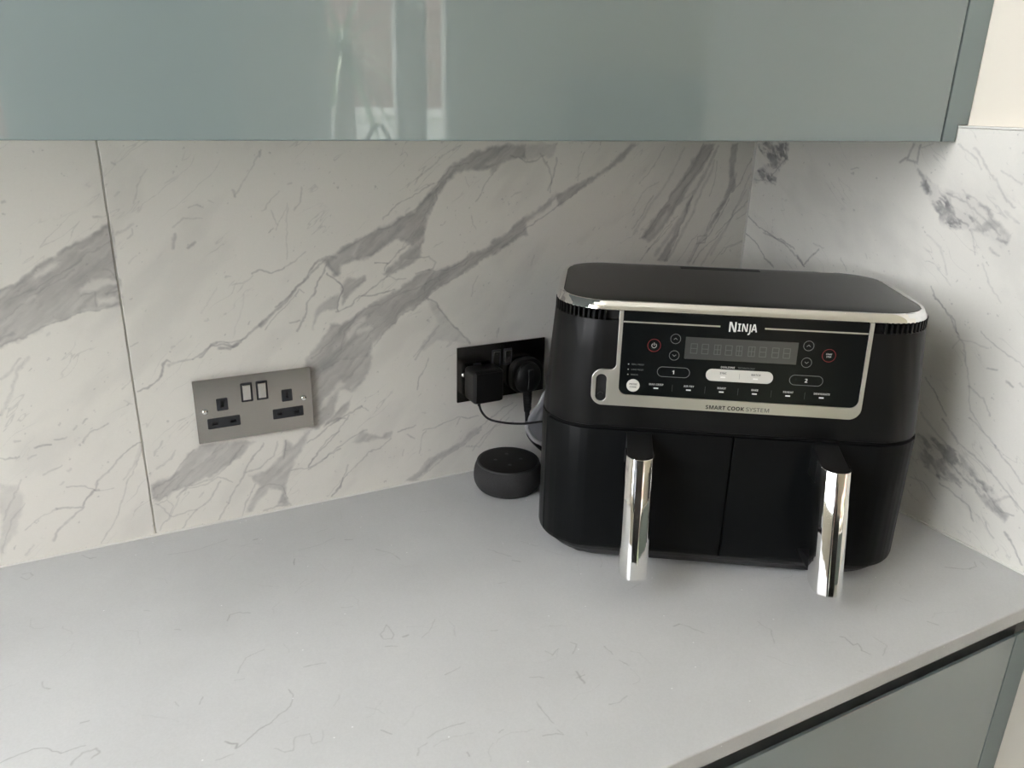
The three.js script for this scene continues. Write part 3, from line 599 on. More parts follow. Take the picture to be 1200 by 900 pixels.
// ---------------------------------------------------------------- twin sockets
function socket(x, y, label) {
  const t = thing('wall_socket', label, 'socket', [x, y, 0]);
  const plate = roundRect(0.0018, 0.1442, 0.0018, 0.0842, 0.0012);
  const hole = (x0, x1, y0, y1, r) => plate.holes.push(new THREE.Path(roundRect(x0, x1, y0, y1, r).getPoints(4).reverse()));
  for (const cx of [0.0335, 0.1125]) { hole(cx - 0.0068, cx + 0.0068, 0.042, 0.0585, 0.0015); hole(cx - 0.0195, cx + 0.0195, 0.0195, 0.0335, 0.0015); }
  for (const cx of [0.0637, 0.0823]) hole(cx - 0.0072, cx + 0.0072, 0.049, 0.0745, 0.0015);
  const rim = loft([[0.0002, 0.146, 0.086, 0.0022], [0.0046, 0.146, 0.086, 0.0022], [0.0051, 0.1458, 0.0858, 0.0021], [0.0061, 0.1444, 0.0844, 0.0016], [0.0068, 0.1424, 0.0824, 0.0012]], false, false).rotateX(Math.PI / 2);
  rim.scale(1, 1, -1).translate(0.073, 0.043, 0); { const q = rim.attributes.position, f = rim.attributes.normal; for (let i = 0; i < q.count; i += 3) { const sw = (at, k) => { for (let m = 0; m < k; m++) { const a = at.array[(i + 1) * k + m]; at.array[(i + 1) * k + m] = at.array[(i + 2) * k + m]; at.array[(i + 2) * k + m] = a; } }; sw(q, 3); sw(f, 3); sw(rim.attributes.uv, 2); } }
  put('plate', merge([extrude(plate, 0.002).translate(0, 0, 0.0048), rim]), M.steel, t);
  put('back_box', box(0.004, 0.142, 0.004, 0.082, 0.0002, 0.003), M.socketBlack, t);
  for (const cx of [0.0335, 0.1125]) {
    const inlay = (x0, x1, y0, y1, slots) => {
      const s = roundRect(x0, x1, y0, y1, 0.0014);
      for (const [a, b, c, d] of slots) s.holes.push(new THREE.Path([[a, c], [a, d], [b, d], [b, c]].map((p) => new THREE.Vector2(...p))));
      put('outlet', extrude(s, 0.0068, 0.0004), M.socketBlack, t).position.z = 0.0004;
    };
    inlay(cx - 0.0066, cx + 0.0066, 0.0422, 0.0583, [[cx - 0.0021, cx + 0.0021, 0.0465, 0.0548]]);
    inlay(cx - 0.0193, cx + 0.0193, 0.0197, 0.0333, [[cx - 0.0145, cx - 0.0078, 0.0243, 0.0287], [cx + 0.0078, cx + 0.0145, 0.0243, 0.0287]]);
  }
  for (const cx of [0.0637, 0.0823]) {
    const s = roundRect(cx - 0.007, cx + 0.007, 0.0492, 0.0743, 0.0014); s.holes.push(new THREE.Path(roundRect(cx - 0.0051, cx + 0.0051, 0.0512, 0.0723, 0.0008).getPoints(4).reverse()));
    const sur = put('switch_surround', extrude(s, 0.0072, 0.0004), M.socketBlack, t); sur.position.z = 0.0003;
    const rk = put('rocker', rbox(-0.0049, 0.0049, -0.0103, 0.0103, -0.004, 0.0022, 0.0009), M.steelEdge, t); rk.position.set(cx, 0.06175, 0.0066); rk.rotation.x = 0.09;
  }
  for (const cx of [0.0125, 0.1335]) {
    const pts = [[0, 0.0026], [0.0015, 0.0024], [0.003, 0.0016], [0.0037, 0.0004], [0.0038, 0]].map((p) => new THREE.Vector2(...p));
    put('screw', new THREE.LatheGeometry(pts.reverse(), 20).rotateX(Math.PI / 2).translate(cx, 0.043, 0.0063), M.screw, t);
  }
  return t;
}
const SX1 = -0.8687, SX2 = -0.5203, SY = 0.1153;
socket(SX1, SY, 'brushed steel twin socket with nothing plugged in, at left of the marble wall');
socket(SX2, SY, 'brushed steel twin socket holding two black plugs, behind the speaker');
{
  const t = thing('plug_adapter', 'square black plug adapter with a thin cable, in the twin socket', 'adapter', [-0.4855, 0.1488, 0]);
  put('body', rbox(-0.0235, 0.0235, -0.0243, 0.0243, 0.0085, 0.045, 0.006, 5), M.plugBlack, t);
  put('face_plate', rbox(-0.0205, 0.0205, -0.0213, 0.0213, 0.044, 0.0456, 0.0007), M.plugBlack, t);
  const pins = (x, y) => merge([box(x - 0.002, x + 0.002, y - 0.004, y + 0.004, -0.002, 0.009)]);
  put('pin', pins(-0.0012, 0.0165), M.screw, t); put('pin', box(-0.0143, -0.008, -0.0088, -0.0048, -0.002, 0.009), M.screw, t); put('pin', box(0.0077, 0.014, -0.0088, -0.0048, -0.002, 0.009), M.screw, t);
  put('strain_relief', new THREE.CylinderGeometry(0.0026, 0.002, 0.009, 12).translate(-0.008, -0.028, 0.028), M.plugBlack, t);
  put('cable', tube([[-0.008, -0.03, 0.028], [-0.0045, -0.041, 0.0285], [0.006, -0.054, 0.03], [0.022, -0.058, 0.042], [0.05, -0.0615, 0.051], [0.085, -0.064, 0.051], [0.105, -0.0685, 0.05], [0.117, -0.09, 0.048], [0.124, -0.125, 0.048], [0.128, -0.147, 0.046]], 0.00165, 70, 10), M.cable, t);
}
{
  const t = thing('mains_plug', 'rounded black mains plug with a ribbed lead, in the twin socket', 'plug', [-0.4125, 0.1455, 0]);
  const prof = roundRect(-0.0255, 0.0255, -0.023, 0.0285, 0.0185), g = extrude(prof, 0.014, 0.002, 3, 14).translate(0, 0, 0.0088);
  put('body', g, M.plugBlack, t);
  const grip = new THREE.SphereGeometry(1, 32, 20).scale(0.022, 0.0245, 0.0115).translate(0, 0.001, 0.0225); put('grip', grip, M.plugBlack, t);
  put('grip_ridge', new THREE.TorusGeometry(0.0185, 0.0016, 10, 40).scale(1, 1.1, 1).translate(0, 0.002, 0.0265), M.plugBlack, t);
  put('fuse_cover', rbox(-0.0045, 0.0045, -0.016, 0.016, 0.03, 0.0346, 0.0015), M.plugBlack, t);
  put('pin', box(-0.002, 0.002, 0.0155, 0.0235, -0.002, 0.009), M.screw, t); put('pin', box(-0.0143, -0.008, -0.0065, -0.0025, -0.002, 0.009), M.screw, t); put('pin', box(0.008, 0.0143, -0.0065, -0.0025, -0.002, 0.009), M.screw, t);
  const L = []; for (let i = 0; i < 7; i++) L.push(new THREE.CylinderGeometry(0.0073 - i * 0.00025, 0.0069 - i * 0.00025, 0.0034, 16).translate(0.0005 + i * 0.0002, -0.021 - i * 0.0046, 0.0225));
  L.push(new THREE.CylinderGeometry(0.0062, 0.0046, 0.036, 16).translate(0.001, -0.035, 0.0225)); put('strain_relief', merge(L), M.plugBlack, t);
  put('cable', tube([[0.001, -0.05, 0.0225], [0.0025, -0.066, 0.022], [0.0055, -0.082, 0.018], [0.012, -0.098, 0.012], [0.028, -0.118, 0.008], [0.05, -0.136, 0.008], [0.085, -0.1418, 0.012], [0.14, -0.1418, 0.03]], 0.0036, 50, 12), M.cable, t);
}
// ---------------------------------------------------------------- round speaker
{
  const W = 512, H = 128, px = new Uint8Array(W * H * 4);
  for (let j = 0; j < H; j++) for (let i = 0; i < W; i++) { const k = 4 * (j * W + i), v = ((i % 4 < 2) !== (j % 4 < 2) ? 64 : 44) + 16 * (noise(i / 2, j / 2, 5) - 0.5); px[k] = px[k + 1] = v; px[k + 2] = v + 1; px[k + 3] = 255; }
  const m = texture(W, H, px); m.wrapS = m.wrapT = THREE.RepeatWrapping; m.repeat.set(2, 1);
  M.fabric = phys([0.7, 0.7, 0.7], 0.85, { map: m, sheen: 0.3, sheenRoughness: 0.6 });
  const t = thing('smart_speaker', 'small round charcoal fabric speaker on worktop beside the air fryer', 'speaker', [-0.4645, 0, 0.0665]);
  const side = []; for (let i = 0; i <= 20; i++) { const a = -1.25 + 2.3 * i / 20; side.push(new THREE.Vector2(0.0495 - 0.017 * (1 - Math.cos(a)) * (a < 0 ? 1 : 0.55), 0.0195 + 0.0205 * Math.sin(a) / Math.sin(a < 0 ? 1.25 : 1.05))); }
  put('fabric_band', new THREE.LatheGeometry(side, 72), M.fabric, t);
  const r = side[side.length - 1];
  put('top_ring', new THREE.LatheGeometry([[r.x + 0.0001, 0.0395], [r.x + 0.0003, 0.0412], [r.x - 0.0004, 0.0422], [r.x - 0.0018, 0.0424], [r.x - 0.0024, 0.0418]].map((p) => new THREE.Vector2(...p)), 72), M.puckRing, t);
  put('top_plate', new THREE.LatheGeometry([[r.x - 0.0022, 0.0412], [r.x - 0.003, 0.0421], [r.x - 0.0045, 0.0424], [0.02, 0.0427], [0, 0.0428]].map((p) => new THREE.Vector2(...p)), 72), M.puck, t);
  for (let i = 0; i < 4; i++) { const a = 0.35 + i * Math.PI / 2; put('button', new THREE.CylinderGeometry(0.0024, 0.0024, 0.0006, 16).translate(0.0185 * Math.cos(a), 0.0429, 0.0185 * Math.sin(a)), M.button, t); }
  put('foot', new THREE.CylinderGeometry(0.036, 0.036, 0.0016, 48).translate(0, 0.0008, 0), M.hole, t);
}
// ---------------------------------------------------------------- plastic wrapped bundle leaning on the wall behind the fryer
{
  const t = thing('plastic_bag', 'crumpled clear and grey plastic bag tucked behind the air fryer', 'bag', [-0.342, 0, 0.031]);
  const reach = (a) => 0.077 / Math.pow(Math.pow(Math.abs(Math.cos(a - 0.12)), 1.25) + Math.pow(Math.abs(Math.sin(a - 0.12)), 1.25), 0.8) * (1 + 0.02 * Math.sin(11 * a));   // a square pouch standing on one corner
  const g = new THREE.SphereGeometry(1, 110, 80), p = g.attributes.position;
  for (let i = 0; i < p.count; i++) {
    const x = p.getX(i), y = p.getY(i), z = p.getZ(i), a = Math.atan2(y, x), q = Math.hypot(x, y), r = reach(a) * Math.pow(q, 0.8), X = r * Math.cos(a), Y = r * Math.sin(a);
    const along = X * 0.52 + Y * 0.85, across = -X * 0.85 + Y * 0.52;           // the plastic is pleated parallel to its upper edge
    const fold = (Math.abs(fbm(across * 120 + 3, along * 22, 83, 3) * 2 - 1) - 0.3) * 0.009 + (noise(across * 330, along * 40, 87) - 0.5) * 0.0022;
    p.setXYZ(i, X, 0.0795 + Y, z * 0.010 + fold * Math.min(1, 2 * (1 - q)) * Math.sign(z));
  }
  g.computeVertexNormals();
  put('grey_filling', g, phys([0.22, 0.222, 0.235], 0.3, { clearcoat: 0.7, clearcoatRoughness: 0.18 }), t);
  const rim = []; for (let i = 0; i <= 14; i++) { const a = Math.PI * (1.0 + 0.42 * i / 14); rim.push([reach(a) * Math.cos(a), 0.0795 + reach(a) * Math.sin(a), 0.002 + 0.001 * Math.sin(9 * a)]); }
  put('sealed_edge', tube(rim, 0.0034, 60, 8), phys([0.5, 0.5, 0.51], 0.3, { clearcoat: 0.6 }), t);
}
// ---------------------------------------------------------------- air fryer (local x right, z to its front; base on the worktop)
const fryer = thing('air_fryer', 'large black two-drawer air fryer with chrome handles on the worktop', 'air fryer', [-0.2752, 0, 0.2693], -0.5866);
const W0 = 0.41, D0 = 0.2292, W1 = 0.431, D1 = 0.2495, YS = 0.1800;
const at = (y) => { const t = clamp((0.316 - y) / (0.316 - YS)); return [W0 + (W1 - W0) * t, D0 + (D1 - D0) * t, 0.0575 + 0.003 * t]; };
const ring = (y, inset = 0) => { const [w, d, r] = at(y); return [y, w - 2 * inset, d - 2 * inset, r - inset]; };
// upper housing with its dark vent groove under the rim
put('housing', loft([ring(YS + 0.002, 0.006), ring(YS + 0.0022, 0.0025), ring(YS + 0.0032, 0.0008), ring(YS + 0.005, 0), ring(0.23), ring(0.27), ring(0.3025, 0), ring(0.3042, 0.0006), ring(0.3048, 0.002)]), M.satin, fryer);
put('vent_groove', loft([ring(0.304, 0.0065), ring(0.3165, 0.0065)]), M.hole, fryer);
{
  const fins = [], N = 260, o = outline(...(([, w, d, r]) => [w, d, r])(ring(0.31, 0.0035)), 60);
  let last = null;
  for (const [x, z, nx, nz] of o) {
    if (z < -0.02 || Math.abs(x) < 0.138) { continue; }
    if (last && Math.hypot(x - last[0], z - last[1]) < 0.0046) continue; last = [x, z];
    const g = new THREE.BoxGeometry(0.0021, 0.0118, 0.0075); g.rotateY(Math.atan2(nx, nz)); fins.push(g.translate(x, 0.3105, z));
  }
  const f = put('vent_fins', merge(fins), M.satin, fryer); f.userData.kind = 'stuff';
}
// chrome rim and black lid
put('chrome_rim', loft([ring(0.3156, 0.004), ring(0.3153, 0.0006), ring(0.3156, 0.0001), ring(0.3162, 0), ring(0.319, 0.0013), ring(0.3218, 0.0027), ring(0.3242, 0.0039), ring(0.3248, 0.0046), ring(0.325, 0.0056), ring(0.325, 0.0076), ring(0.3244, 0.0081)].map((a) => a), true, false), M.chrome, fryer);
put('lid', loft([ring(0.318, 0.009), ring(0.3243, 0.0087), ring(0.3249, 0.0094), ring(0.3254, 0.013), ring(0.3258, 0.03), ring(0.326, 0.05)]), M.lid, fryer);
put('lid_vent', rbox(-0.05, 0.052, 0.3252, 0.3262, -0.0975, -0.0845, 0.0004), M.base, fryer);
// drawers: front shells that wrap both corners, with the chassis showing in the gaps
const ZS = 0.0935;
const chassis = loft([[0.0175, 0.4, 0.22, 0.05], [0.0255, 0.412, 0.232, 0.054], [0.034, 0.424, 0.2425, 0.057], [0.183, 0.424, 0.2425, 0.057]]);
put('chassis', chassis, M.dark, fryer);
function shellLoft(outer, inner, y0, y1) {                        // convex plan: curved outside (rolled in below, eased on top) and straight inside
  const rings = [[0, 0.0075], [0.0011, 0.0047], [0.0027, 0.0024], [0.0053, 0.0008], [0.009, 0], [y1 - y0 - 0.0012, 0], [y1 - y0 - 0.0003, 0.0004], [y1 - y0, 0.0012]];
  const pos = [], idx = [], n = outer.length + inner.length;
  for (const [h, e] of rings) { for (const [x, z, nx, nz] of outer) pos.push(x - nx * e, y0 + h, z - nz * e); for (const [x, z] of inner) pos.push(x, y0 + h, z); }
  const P = (k) => new THREE.Vector2(pos[3 * k], pos[3 * k + 2]); let area = 0; for (let i = 0; i < n; i++) area += P(i).cross(P((i + 1) % n));
  const tri = (a, b, c) => area < 0 ? idx.push(a, c, b) : idx.push(a, b, c);
  for (let k = 0; k < rings.length - 1; k++) for (let i = 0; i < n; i++) { const a = k * n + i, b = k * n + (i + 1) % n; tri(a, a + n, b); tri(b, a + n, b + n); }
  for (const [k, up] of [[0, false], [rings.length - 1, true]]) { const c = pos.length / 3; let x = 0, z = 0; for (let i = 0; i < n; i++) { x += pos[3 * (k * n + i)] / n; z += pos[3 * (k * n + i) + 2] / n; } pos.push(x, y0 + rings[k][0], z); for (let i = 0; i < n; i++) { const a = k * n + i, b = k * n + (i + 1) % n; up ? tri(a, c, b) : tri(a, b, c); } }
  const g = new THREE.BufferGeometry(); g.setAttribute('position', new THREE.Float32BufferAttribute(pos, 3)); g.setIndex(idx);
  return planarUV(toCreasedNormals(g, 0.55), (x) => x, (x, y) => y);
}
const around = outline(W1, D1, 0.0605, 30), drawers = [];
for (const sx of [-1, 1]) {
  const edge = 0.0026 + sx * 0.0012, side = around.filter(([x, z]) => z >= ZS && Math.sign(x) === sx).sort((a, b) => sx * (a[0] - b[0]));
  const last = side[side.length - 1];
  drawers.push(put('drawer', shellLoft([[edge, D1 / 2, 0, 1], [edge + sx * 0.0015, D1 / 2, 0, 1], ...side], [[last[0] - sx * 0.03, last[1]], [edge, last[1]]], 0.021, 0.1787), M.drawer, fryer));
}
put('rear_shell', shellLoft(around.filter(([, z]) => z < ZS - 0.0015), [], 0.021, 0.1815), M.satin, fryer);
put('base', loft([[0.0035, 0.374, 0.2, 0.05], [0.0045, 0.386, 0.212, 0.053], [0.0105, 0.402, 0.226, 0.056], [0.0175, 0.414, 0.236, 0.058], [0.0235, 0.414, 0.236, 0.058]]), M.base, fryer);
for (const [x, z] of [[-0.158, 0.082], [0.158, 0.082], [-0.158, -0.082], [0.158, -0.082]]) put('foot', new THREE.CylinderGeometry(0.0165, 0.014, 0.0075, 28).translate(x, 0.00375, z), M.base, fryer);
// handles: chrome half-shell over a black core, with a bridge at top and bottom back to the drawer
function handle(drawer, x) {
  const r = 0.0157, t = 0.0016, side = 0.016, y1 = 0.1712, y0 = 0.0445, zt = 0.1855 - r, lean = 0.035 / (y1 - y0);
  const shear = (g) => { g.applyMatrix4(new THREE.Matrix4().set(1, 0, 0, x, 0, 1, 0, 0, 0, -lean, 1, zt + lean * y1, 0, 0, 0, 1)); return g; };
  const up = (s, a, b, bev, curve = 24) => new THREE.ExtrudeGeometry(s, { depth: b - a - 2 * bev, bevelEnabled: bev > 0, bevelSize: bev, bevelThickness: bev, bevelOffset: -bev, bevelSegments: 3, curveSegments: curve }).translate(0, 0, bev).rotateX(-Math.PI / 2).translate(0, a, 0);
  const u = new THREE.Shape(); u.moveTo(-r, side); u.lineTo(-r, 0); u.absarc(0, 0, r, Math.PI, 2 * Math.PI); u.lineTo(r, side); u.lineTo(r - t, side); u.lineTo(r - t, 0); u.absarc(0, 0, r - t, 0, -Math.PI, true); u.lineTo(-r + t, side);
  const c = new THREE.Shape(), q = r - t + 0.0001; c.moveTo(-q, side + 0.004); c.lineTo(-q, 0); c.absarc(0, 0, q, Math.PI, 2 * Math.PI); c.lineTo(q, side + 0.004);
  const cs = toCreasedNormals(shear(up(u, y0, y1, 0.0004)), 0.5);
  const h = put('handle', merge([shear(up(c, y0 + 0.0015, y1 - 0.003, 0))]), M.plugBlack, drawer);
  put('chrome_shell', cs, M.chrome, h);
  put('chrome_cap', toCreasedNormals(shear(up((() => { const s = new THREE.Shape(); s.moveTo(-q, side); s.lineTo(-q, 0); s.absarc(0, 0, q, Math.PI, 2 * Math.PI); s.lineTo(q, side); return s; })(), y0 - 0.0004, y0 + 0.002, 0.0006)), 0.5), M.chrome, h);
  const bridge = (ya, yb, w, zEnd0, zEnd1, drop) => {               // a tapered block from the drawer's face to the core
    const s = new THREE.Shape(); const zf = D1 / 2 - 0.001; s.moveTo(zf, ya + drop[0]); s.lineTo(zEnd0, ya); s.lineTo(zEnd1, yb); s.lineTo(zf, yb + drop[1]);
    return new THREE.ExtrudeGeometry(s, { depth: 2 * w - 0.002, bevelEnabled: true, bevelSize: 0.001, bevelThickness: 0.001, bevelOffset: -0.001, bevelSegments: 2 }).translate(0, 0, -w + 0.001).rotateY(-Math.PI / 2).translate(x, 0, 0);
  };
  put('upper_bridge', bridge(0.145, 0.1685, q, zt - 0.001, zt + 0.006, [-0.004, 0.0085]), M.plugBlack, h);
  put('lower_bridge', bridge(0.0455, 0.064, q - 0.003, zt + 0.018, zt + 0.016, [-0.004, -0.02]), M.plugBlack, h);
}
handle(drawers[0], -0.1024); handle(drawers[1], 0.1024);
// control panel, tilted with the housing's front
const slope = Math.atan2((D1 - D0) / 2, 0.316 - YS), panel = put('control_panel', null ?? (() => {
  const s = new THREE.Shape(); const a = 0.1289, y0 = -0.0942, y1 = -0.0006, r = 0.0085;
  s.moveTo(-a, y1); s.lineTo(-a, y0 + r); s.absarc(-a + r, y0 + r, r, Math.PI, Math.PI * 1.5); s.lineTo(a - r, y0); s.absarc(a - r, y0 + r, r, -Math.PI / 2, 0); s.lineTo(a, y1);
  const g = extrude(s, 0.0066, 0.0003, 2, 12).translate(0, 0, -0.0045); return planarUV(g, (x) => (x + 0.13) / 0.26, (x, y) => (y + 0.0945) / 0.0945);
})(), null, fryer);
panel.position.set(0, 0.316, D0 / 2); panel.rotation.x = -slope;
{
  const W = 2048, H = 744, cv = document.createElement('canvas'); cv.width = W; cv.height = H; const c = cv.getContext('2d');
  const k = W / 260, X = (mm) => (mm + 130) * k, Y = (mm) => H - (mm - 221.5) * k;      // mm across the panel; mm above the worktop
  c.fillStyle = '#0f1213'; c.fillRect(0, 0, W, H);
  const text = (s, x, y, size, color, font = 'bold', align = 'center') => { c.fillStyle = color; c.font = `${font} ${Math.round(size * k)}px sans-serif`; c.textAlign = align; c.textBaseline = 'middle'; c.fillText(s, X(x), Y(y)); };
  const G = '#c9c9c5', D = '#8d8f8e';
  // maker's word: a tall slanted N, then smaller capitals with a long J
  const word = (s, x, size, base) => { c.font = `bold ${Math.round(size * k)}px sans-serif`; c.textAlign = 'left'; c.textBaseline = 'alphabetic'; c.fillStyle = '#d8d8d4'; c.fillText(s, X(x), Y(base)); return c.measureText(s).width / k; };
  { c.save(); c.translate(X(-17.2), 0); c.scale(0.82, 1); c.translate(-X(-17.2), 0); let x = -17.2; x += word('N', x, 15.4, 298.7) + 0.1; x += word('IN', x, 12, 299.6) + 0.1;
    c.strokeStyle = '#d8d8d4'; c.lineWidth = 1.75 * k; c.beginPath(); c.moveTo(X(x + 2.2), Y(307.8)); c.lineTo(X(x + 2.0), Y(299.4)); c.quadraticCurveTo(X(x + 1.7), Y(296.6), X(x - 0.6), Y(297)); c.stroke(); x += 3.3; word('A', x, 12, 299.6); c.restore(); }
  const ring = (x, y, r, color, w = 0.42) => { c.strokeStyle = color; c.lineWidth = w * k; c.beginPath(); c.arc(X(x), Y(y), r * k, 0, 7); c.stroke(); };
  const chev = (x, y, up) => { c.strokeStyle = D; c.lineWidth = 0.55 * k; c.beginPath(); c.moveTo(X(x - 2), Y(y - up * 0.9)); c.lineTo(X(x), Y(y + up * 0.9)); c.lineTo(X(x + 2), Y(y - up * 0.9)); c.stroke(); };
  for (const [x, a] of [[-71.4, 1], [69.2, 1]]) { ring(x, 287.8, 5.3, D); chev(x, 287.8, 1); ring(x, 269.3, 5.3, D); chev(x, 269.3, -1); }
  ring(-93.9, 279.3, 6.9, '#8e3b3a', 0.5); ring(91.4, 278.3, 6.9, '#8e3b3a', 0.5);
  c.strokeStyle = G; c.lineWidth = 0.6 * k; c.beginPath(); c.arc(X(-93.9), Y(279.1), 2.5 * k, -Math.PI / 2 + 0.6, Math.PI * 1.5 - 0.6); c.stroke(); c.beginPath(); c.moveTo(X(-93.9), Y(282.5)); c.lineTo(X(-93.9), Y(279)); c.stroke();
  text('START', 91.4, 279.6, 2.2, G); text('STOP', 91.4, 276.9, 2.2, G);
  const pill = (x, y, w, h) => { c.strokeStyle = D; c.lineWidth = 0.45 * k; const r = h / 2; c.beginPath(); c.arc(X(x - w / 2 + r), Y(y), r * k, Math.PI / 2, Math.PI * 1.5); c.arc(X(x + w / 2 - r), Y(y), r * k, -Math.PI / 2, Math.PI / 2); c.closePath(); c.stroke(); };
  pill(-70.6, 250.3, 35, 11); pill(71.4, 249.4, 35, 11); text('1', -70.6, 250.2, 6, '#d8d8d4'); text('2', 71.4, 249.3, 6, '#d8d8d4');
  c.textAlign = 'left'; text('DUALZONE', -20.5, 259, 2.9, G, 'bold', 'left'); text('TECHNOLOGY', -2.2, 259, 2.9, '#77797a', 'normal', 'left');
  for (const [s, y] of [['SMALL PRESET', 256.8], ['LARGE PRESET', 250.9], ['MANUAL', 245.1]]) { text(s, -117, y, 2.1, D, 'normal', 'left'); c.fillStyle = G; c.fillRect(X(-120.6), Y(y + 0.6), 1.2 * k, 1.2 * k); }
  const names = ['MAX CRISP', 'AIR FRY', 'ROAST', 'BAKE', 'REHEAT', 'DEHYDRATE'];
  names.forEach((s, i) => { const x = -88.2 + i * 35.6; text(s, x, 235.2, 3.0, G); c.fillStyle = '#f0f0ee'; c.fillRect(X(x - 2.6), Y(231.7), 5.2 * k, 1.5 * k); if (i) { c.fillStyle = '#5c5f60'; c.fillRect(X(x - 18), Y(236.2), 0.35 * k, 8 * k); } });
  const map = new THREE.CanvasTexture(cv); map.colorSpace = THREE.SRGBColorSpace; map.anisotropy = 8;
  panel.material = phys([1, 1, 1], 0.22, { map, specularIntensity: 0.35 });
  // read-out window with its unlit segments
  const dv = document.createElement('canvas'); dv.width = 1024; dv.height = 212; const e = dv.getContext('2d'); e.fillStyle = '#404140'; e.fillRect(0, 0, 1024, 212); e.strokeStyle = '#545554'; e.lineWidth = 7; e.lineCap = 'round';
  const seg = (x, y, w, h, mid) => { e.beginPath(); for (const [a, b, p, q] of [[0, 0, 1, 0], [1, 0, 1, 1], [1, 1, 0, 1], [0, 1, 0, 0], [0, 0.5, 1, 0.5]]) { e.moveTo(x + a * w, y + b * h); e.lineTo(x + p * w, y + q * h); } if (mid) { e.moveTo(x + w / 2, y); e.lineTo(x + w / 2, y + h); } e.stroke(); };
  for (let i = 0; i < 4; i++) { seg(54 + i * 102 + (i > 1 ? 12 : 0), 62, 58, 92, i === 2); seg(580 + i * 102 + (i > 1 ? 12 : 0), 62, 58, 92, i === 0); }
  seg(470, 62, 52, 92, true);
  const dm = new THREE.CanvasTexture(dv); dm.colorSpace = THREE.SRGBColorSpace;
  const dp = put('display', planarUV(rbox(-0.0606, 0.0586, -0.0497, -0.0252, 0.0012, 0.0024, 0.0004, 2), (x) => (x + 0.0606) / 0.1192, (x, y) => (y + 0.0497) / 0.0245), phys([1, 1, 1], 0.2, { map: dm }), panel);
  // sync bar
  const sv = document.createElement('canvas'); sv.width = 1024; sv.height = 180; const h = sv.getContext('2d'); h.fillStyle = '#d5d3cb'; h.fillRect(0, 0, 1024, 180); h.fillStyle = '#3b3b39'; h.font = 'bold 42px sans-serif'; h.textAlign = 'center'; h.fillText('SYNC', 262, 72); h.fillText('MATCH', 760, 72); h.fillStyle = '#8a8984'; h.fillRect(510, 50, 5, 84); h.fillStyle = '#f6f5f0'; h.fillRect(225, 106, 74, 22); h.fillRect(722, 106, 74, 22);
  const sm = new THREE.CanvasTexture(sv); sm.colorSpace = THREE.SRGBColorSpace;
  put('sync_bar', planarUV(extrude(roundRect(-0.0355, 0.0362, -0.0727, -0.0592, 0.0066), 0.0018, 0.0004).translate(0, 0, 0.0012), (x) => (x + 0.0355) / 0.0717, (x, y) => (y + 0.0727) / 0.0135), std([0.9, 0.9, 0.9], 0.4, { map: sm }), panel).userData.label = 'pale sync and match bar';
  const pv = document.createElement('canvas'); pv.width = pv.height = 256; const q = pv.getContext('2d'); q.fillStyle = '#d5d3cb'; q.fillRect(0, 0, 256, 256); q.fillStyle = '#3b3b39'; q.font = 'bold 50px sans-serif'; q.textAlign = 'center'; q.fillText('PROBE', 128, 118); q.fillText('COOK', 128, 174);
  const pm = new THREE.CanvasTexture(pv); pm.colorSpace = THREE.SRGBColorSpace;
  put('round_button', planarUV(extrude((() => { const s = new THREE.Shape(); s.absarc(-0.1134, -0.0832, 0.0072, 0, Math.PI * 2); return s; })(), 0.0018, 0.0004, 2, 24).translate(0, 0, 0.0012), (x) => (x + 0.1206) / 0.0144, (x, y) => (y + 0.0904) / 0.0144), std([0.9, 0.9, 0.9], 0.4, { map: pm }), panel);
  const lines = (x0, x1) => put('silver_line', box(x0, x1, -0.0127, -0.0111, 0.001, 0.0026), M.silver, panel); lines(-0.1288, -0.0255); lines(0.0215, 0.1288);
  // silver surround with the probe socket's tab
  const s = new THREE.Shape(), a = 0.1335, yb = -0.1077, i = 0.1291, yi = -0.0944, r = 0.013, ri = 0.0086, tx = -0.1595, ty = -0.0665, nr = 0.006;
  s.moveTo(-a, -0.0004); s.lineTo(-a, ty + nr); s.absarc(-a - nr, ty + nr, nr, 0, -Math.PI / 2, true); s.lineTo(tx + 0.012, ty); s.absarc(tx + 0.012, ty - 0.012, 0.012, Math.PI / 2, Math.PI); s.lineTo(tx, yb + 0.013);
  s.absarc(tx + 0.013, yb + 0.013, 0.013, Math.PI, Math.PI * 1.5); s.lineTo(a - r, yb); s.absarc(a - r, yb + r, r, -Math.PI / 2, 0); s.lineTo(a, -0.0004);
  s.lineTo(i, -0.0004); s.lineTo(i, yi + ri); s.absarc(i - ri, yi + ri, ri, 0, -Math.PI / 2, true); s.lineTo(-i + ri, yi); s.absarc(-i + ri, yi + ri, ri, -Math.PI / 2, -Math.PI, true); s.lineTo(-i, -0.0004);
  const slot = roundRect(-0.1545, -0.1428, -0.1035, -0.0722, 0.0057); s.holes.push(new THREE.Path(slot.getPoints(10).reverse()));
  const fr = put('silver_surround', extrude(s, 0.0072, 0.0004, 2, 14).translate(0, 0, -0.0045), M.silver, panel);
  put('probe_socket', extrude(roundRect(-0.155, -0.142, -0.104, -0.0717, 0.006), 0.005, 0).translate(0, 0, -0.0045), M.hole, panel);
  put('jack', new THREE.CylinderGeometry(0.003, 0.003, 0.003, 20, 1).rotateX(Math.PI / 2).translate(-0.1487, -0.096, 0.0014), M.plugBlack, panel);
  const bold = await new FontLoader().loadAsync('fonts/droid/droid_sans_bold.typeface.json'), regular = await new FontLoader().loadAsync('fonts/droid/droid_sans_regular.typeface.json');
  const words = (str, font, x, w) => { const g = new TextGeometry(str, { font, size: 0.0044, depth: 0.0003, curveSegments: 4, bevelEnabled: false }); g.computeBoundingBox(); const b = g.boundingBox; g.translate(-b.min.x, 0, 0).scale(w / (b.max.x - b.min.x), 1, 1); return g.translate(x, -0.1051, 0.0027); };
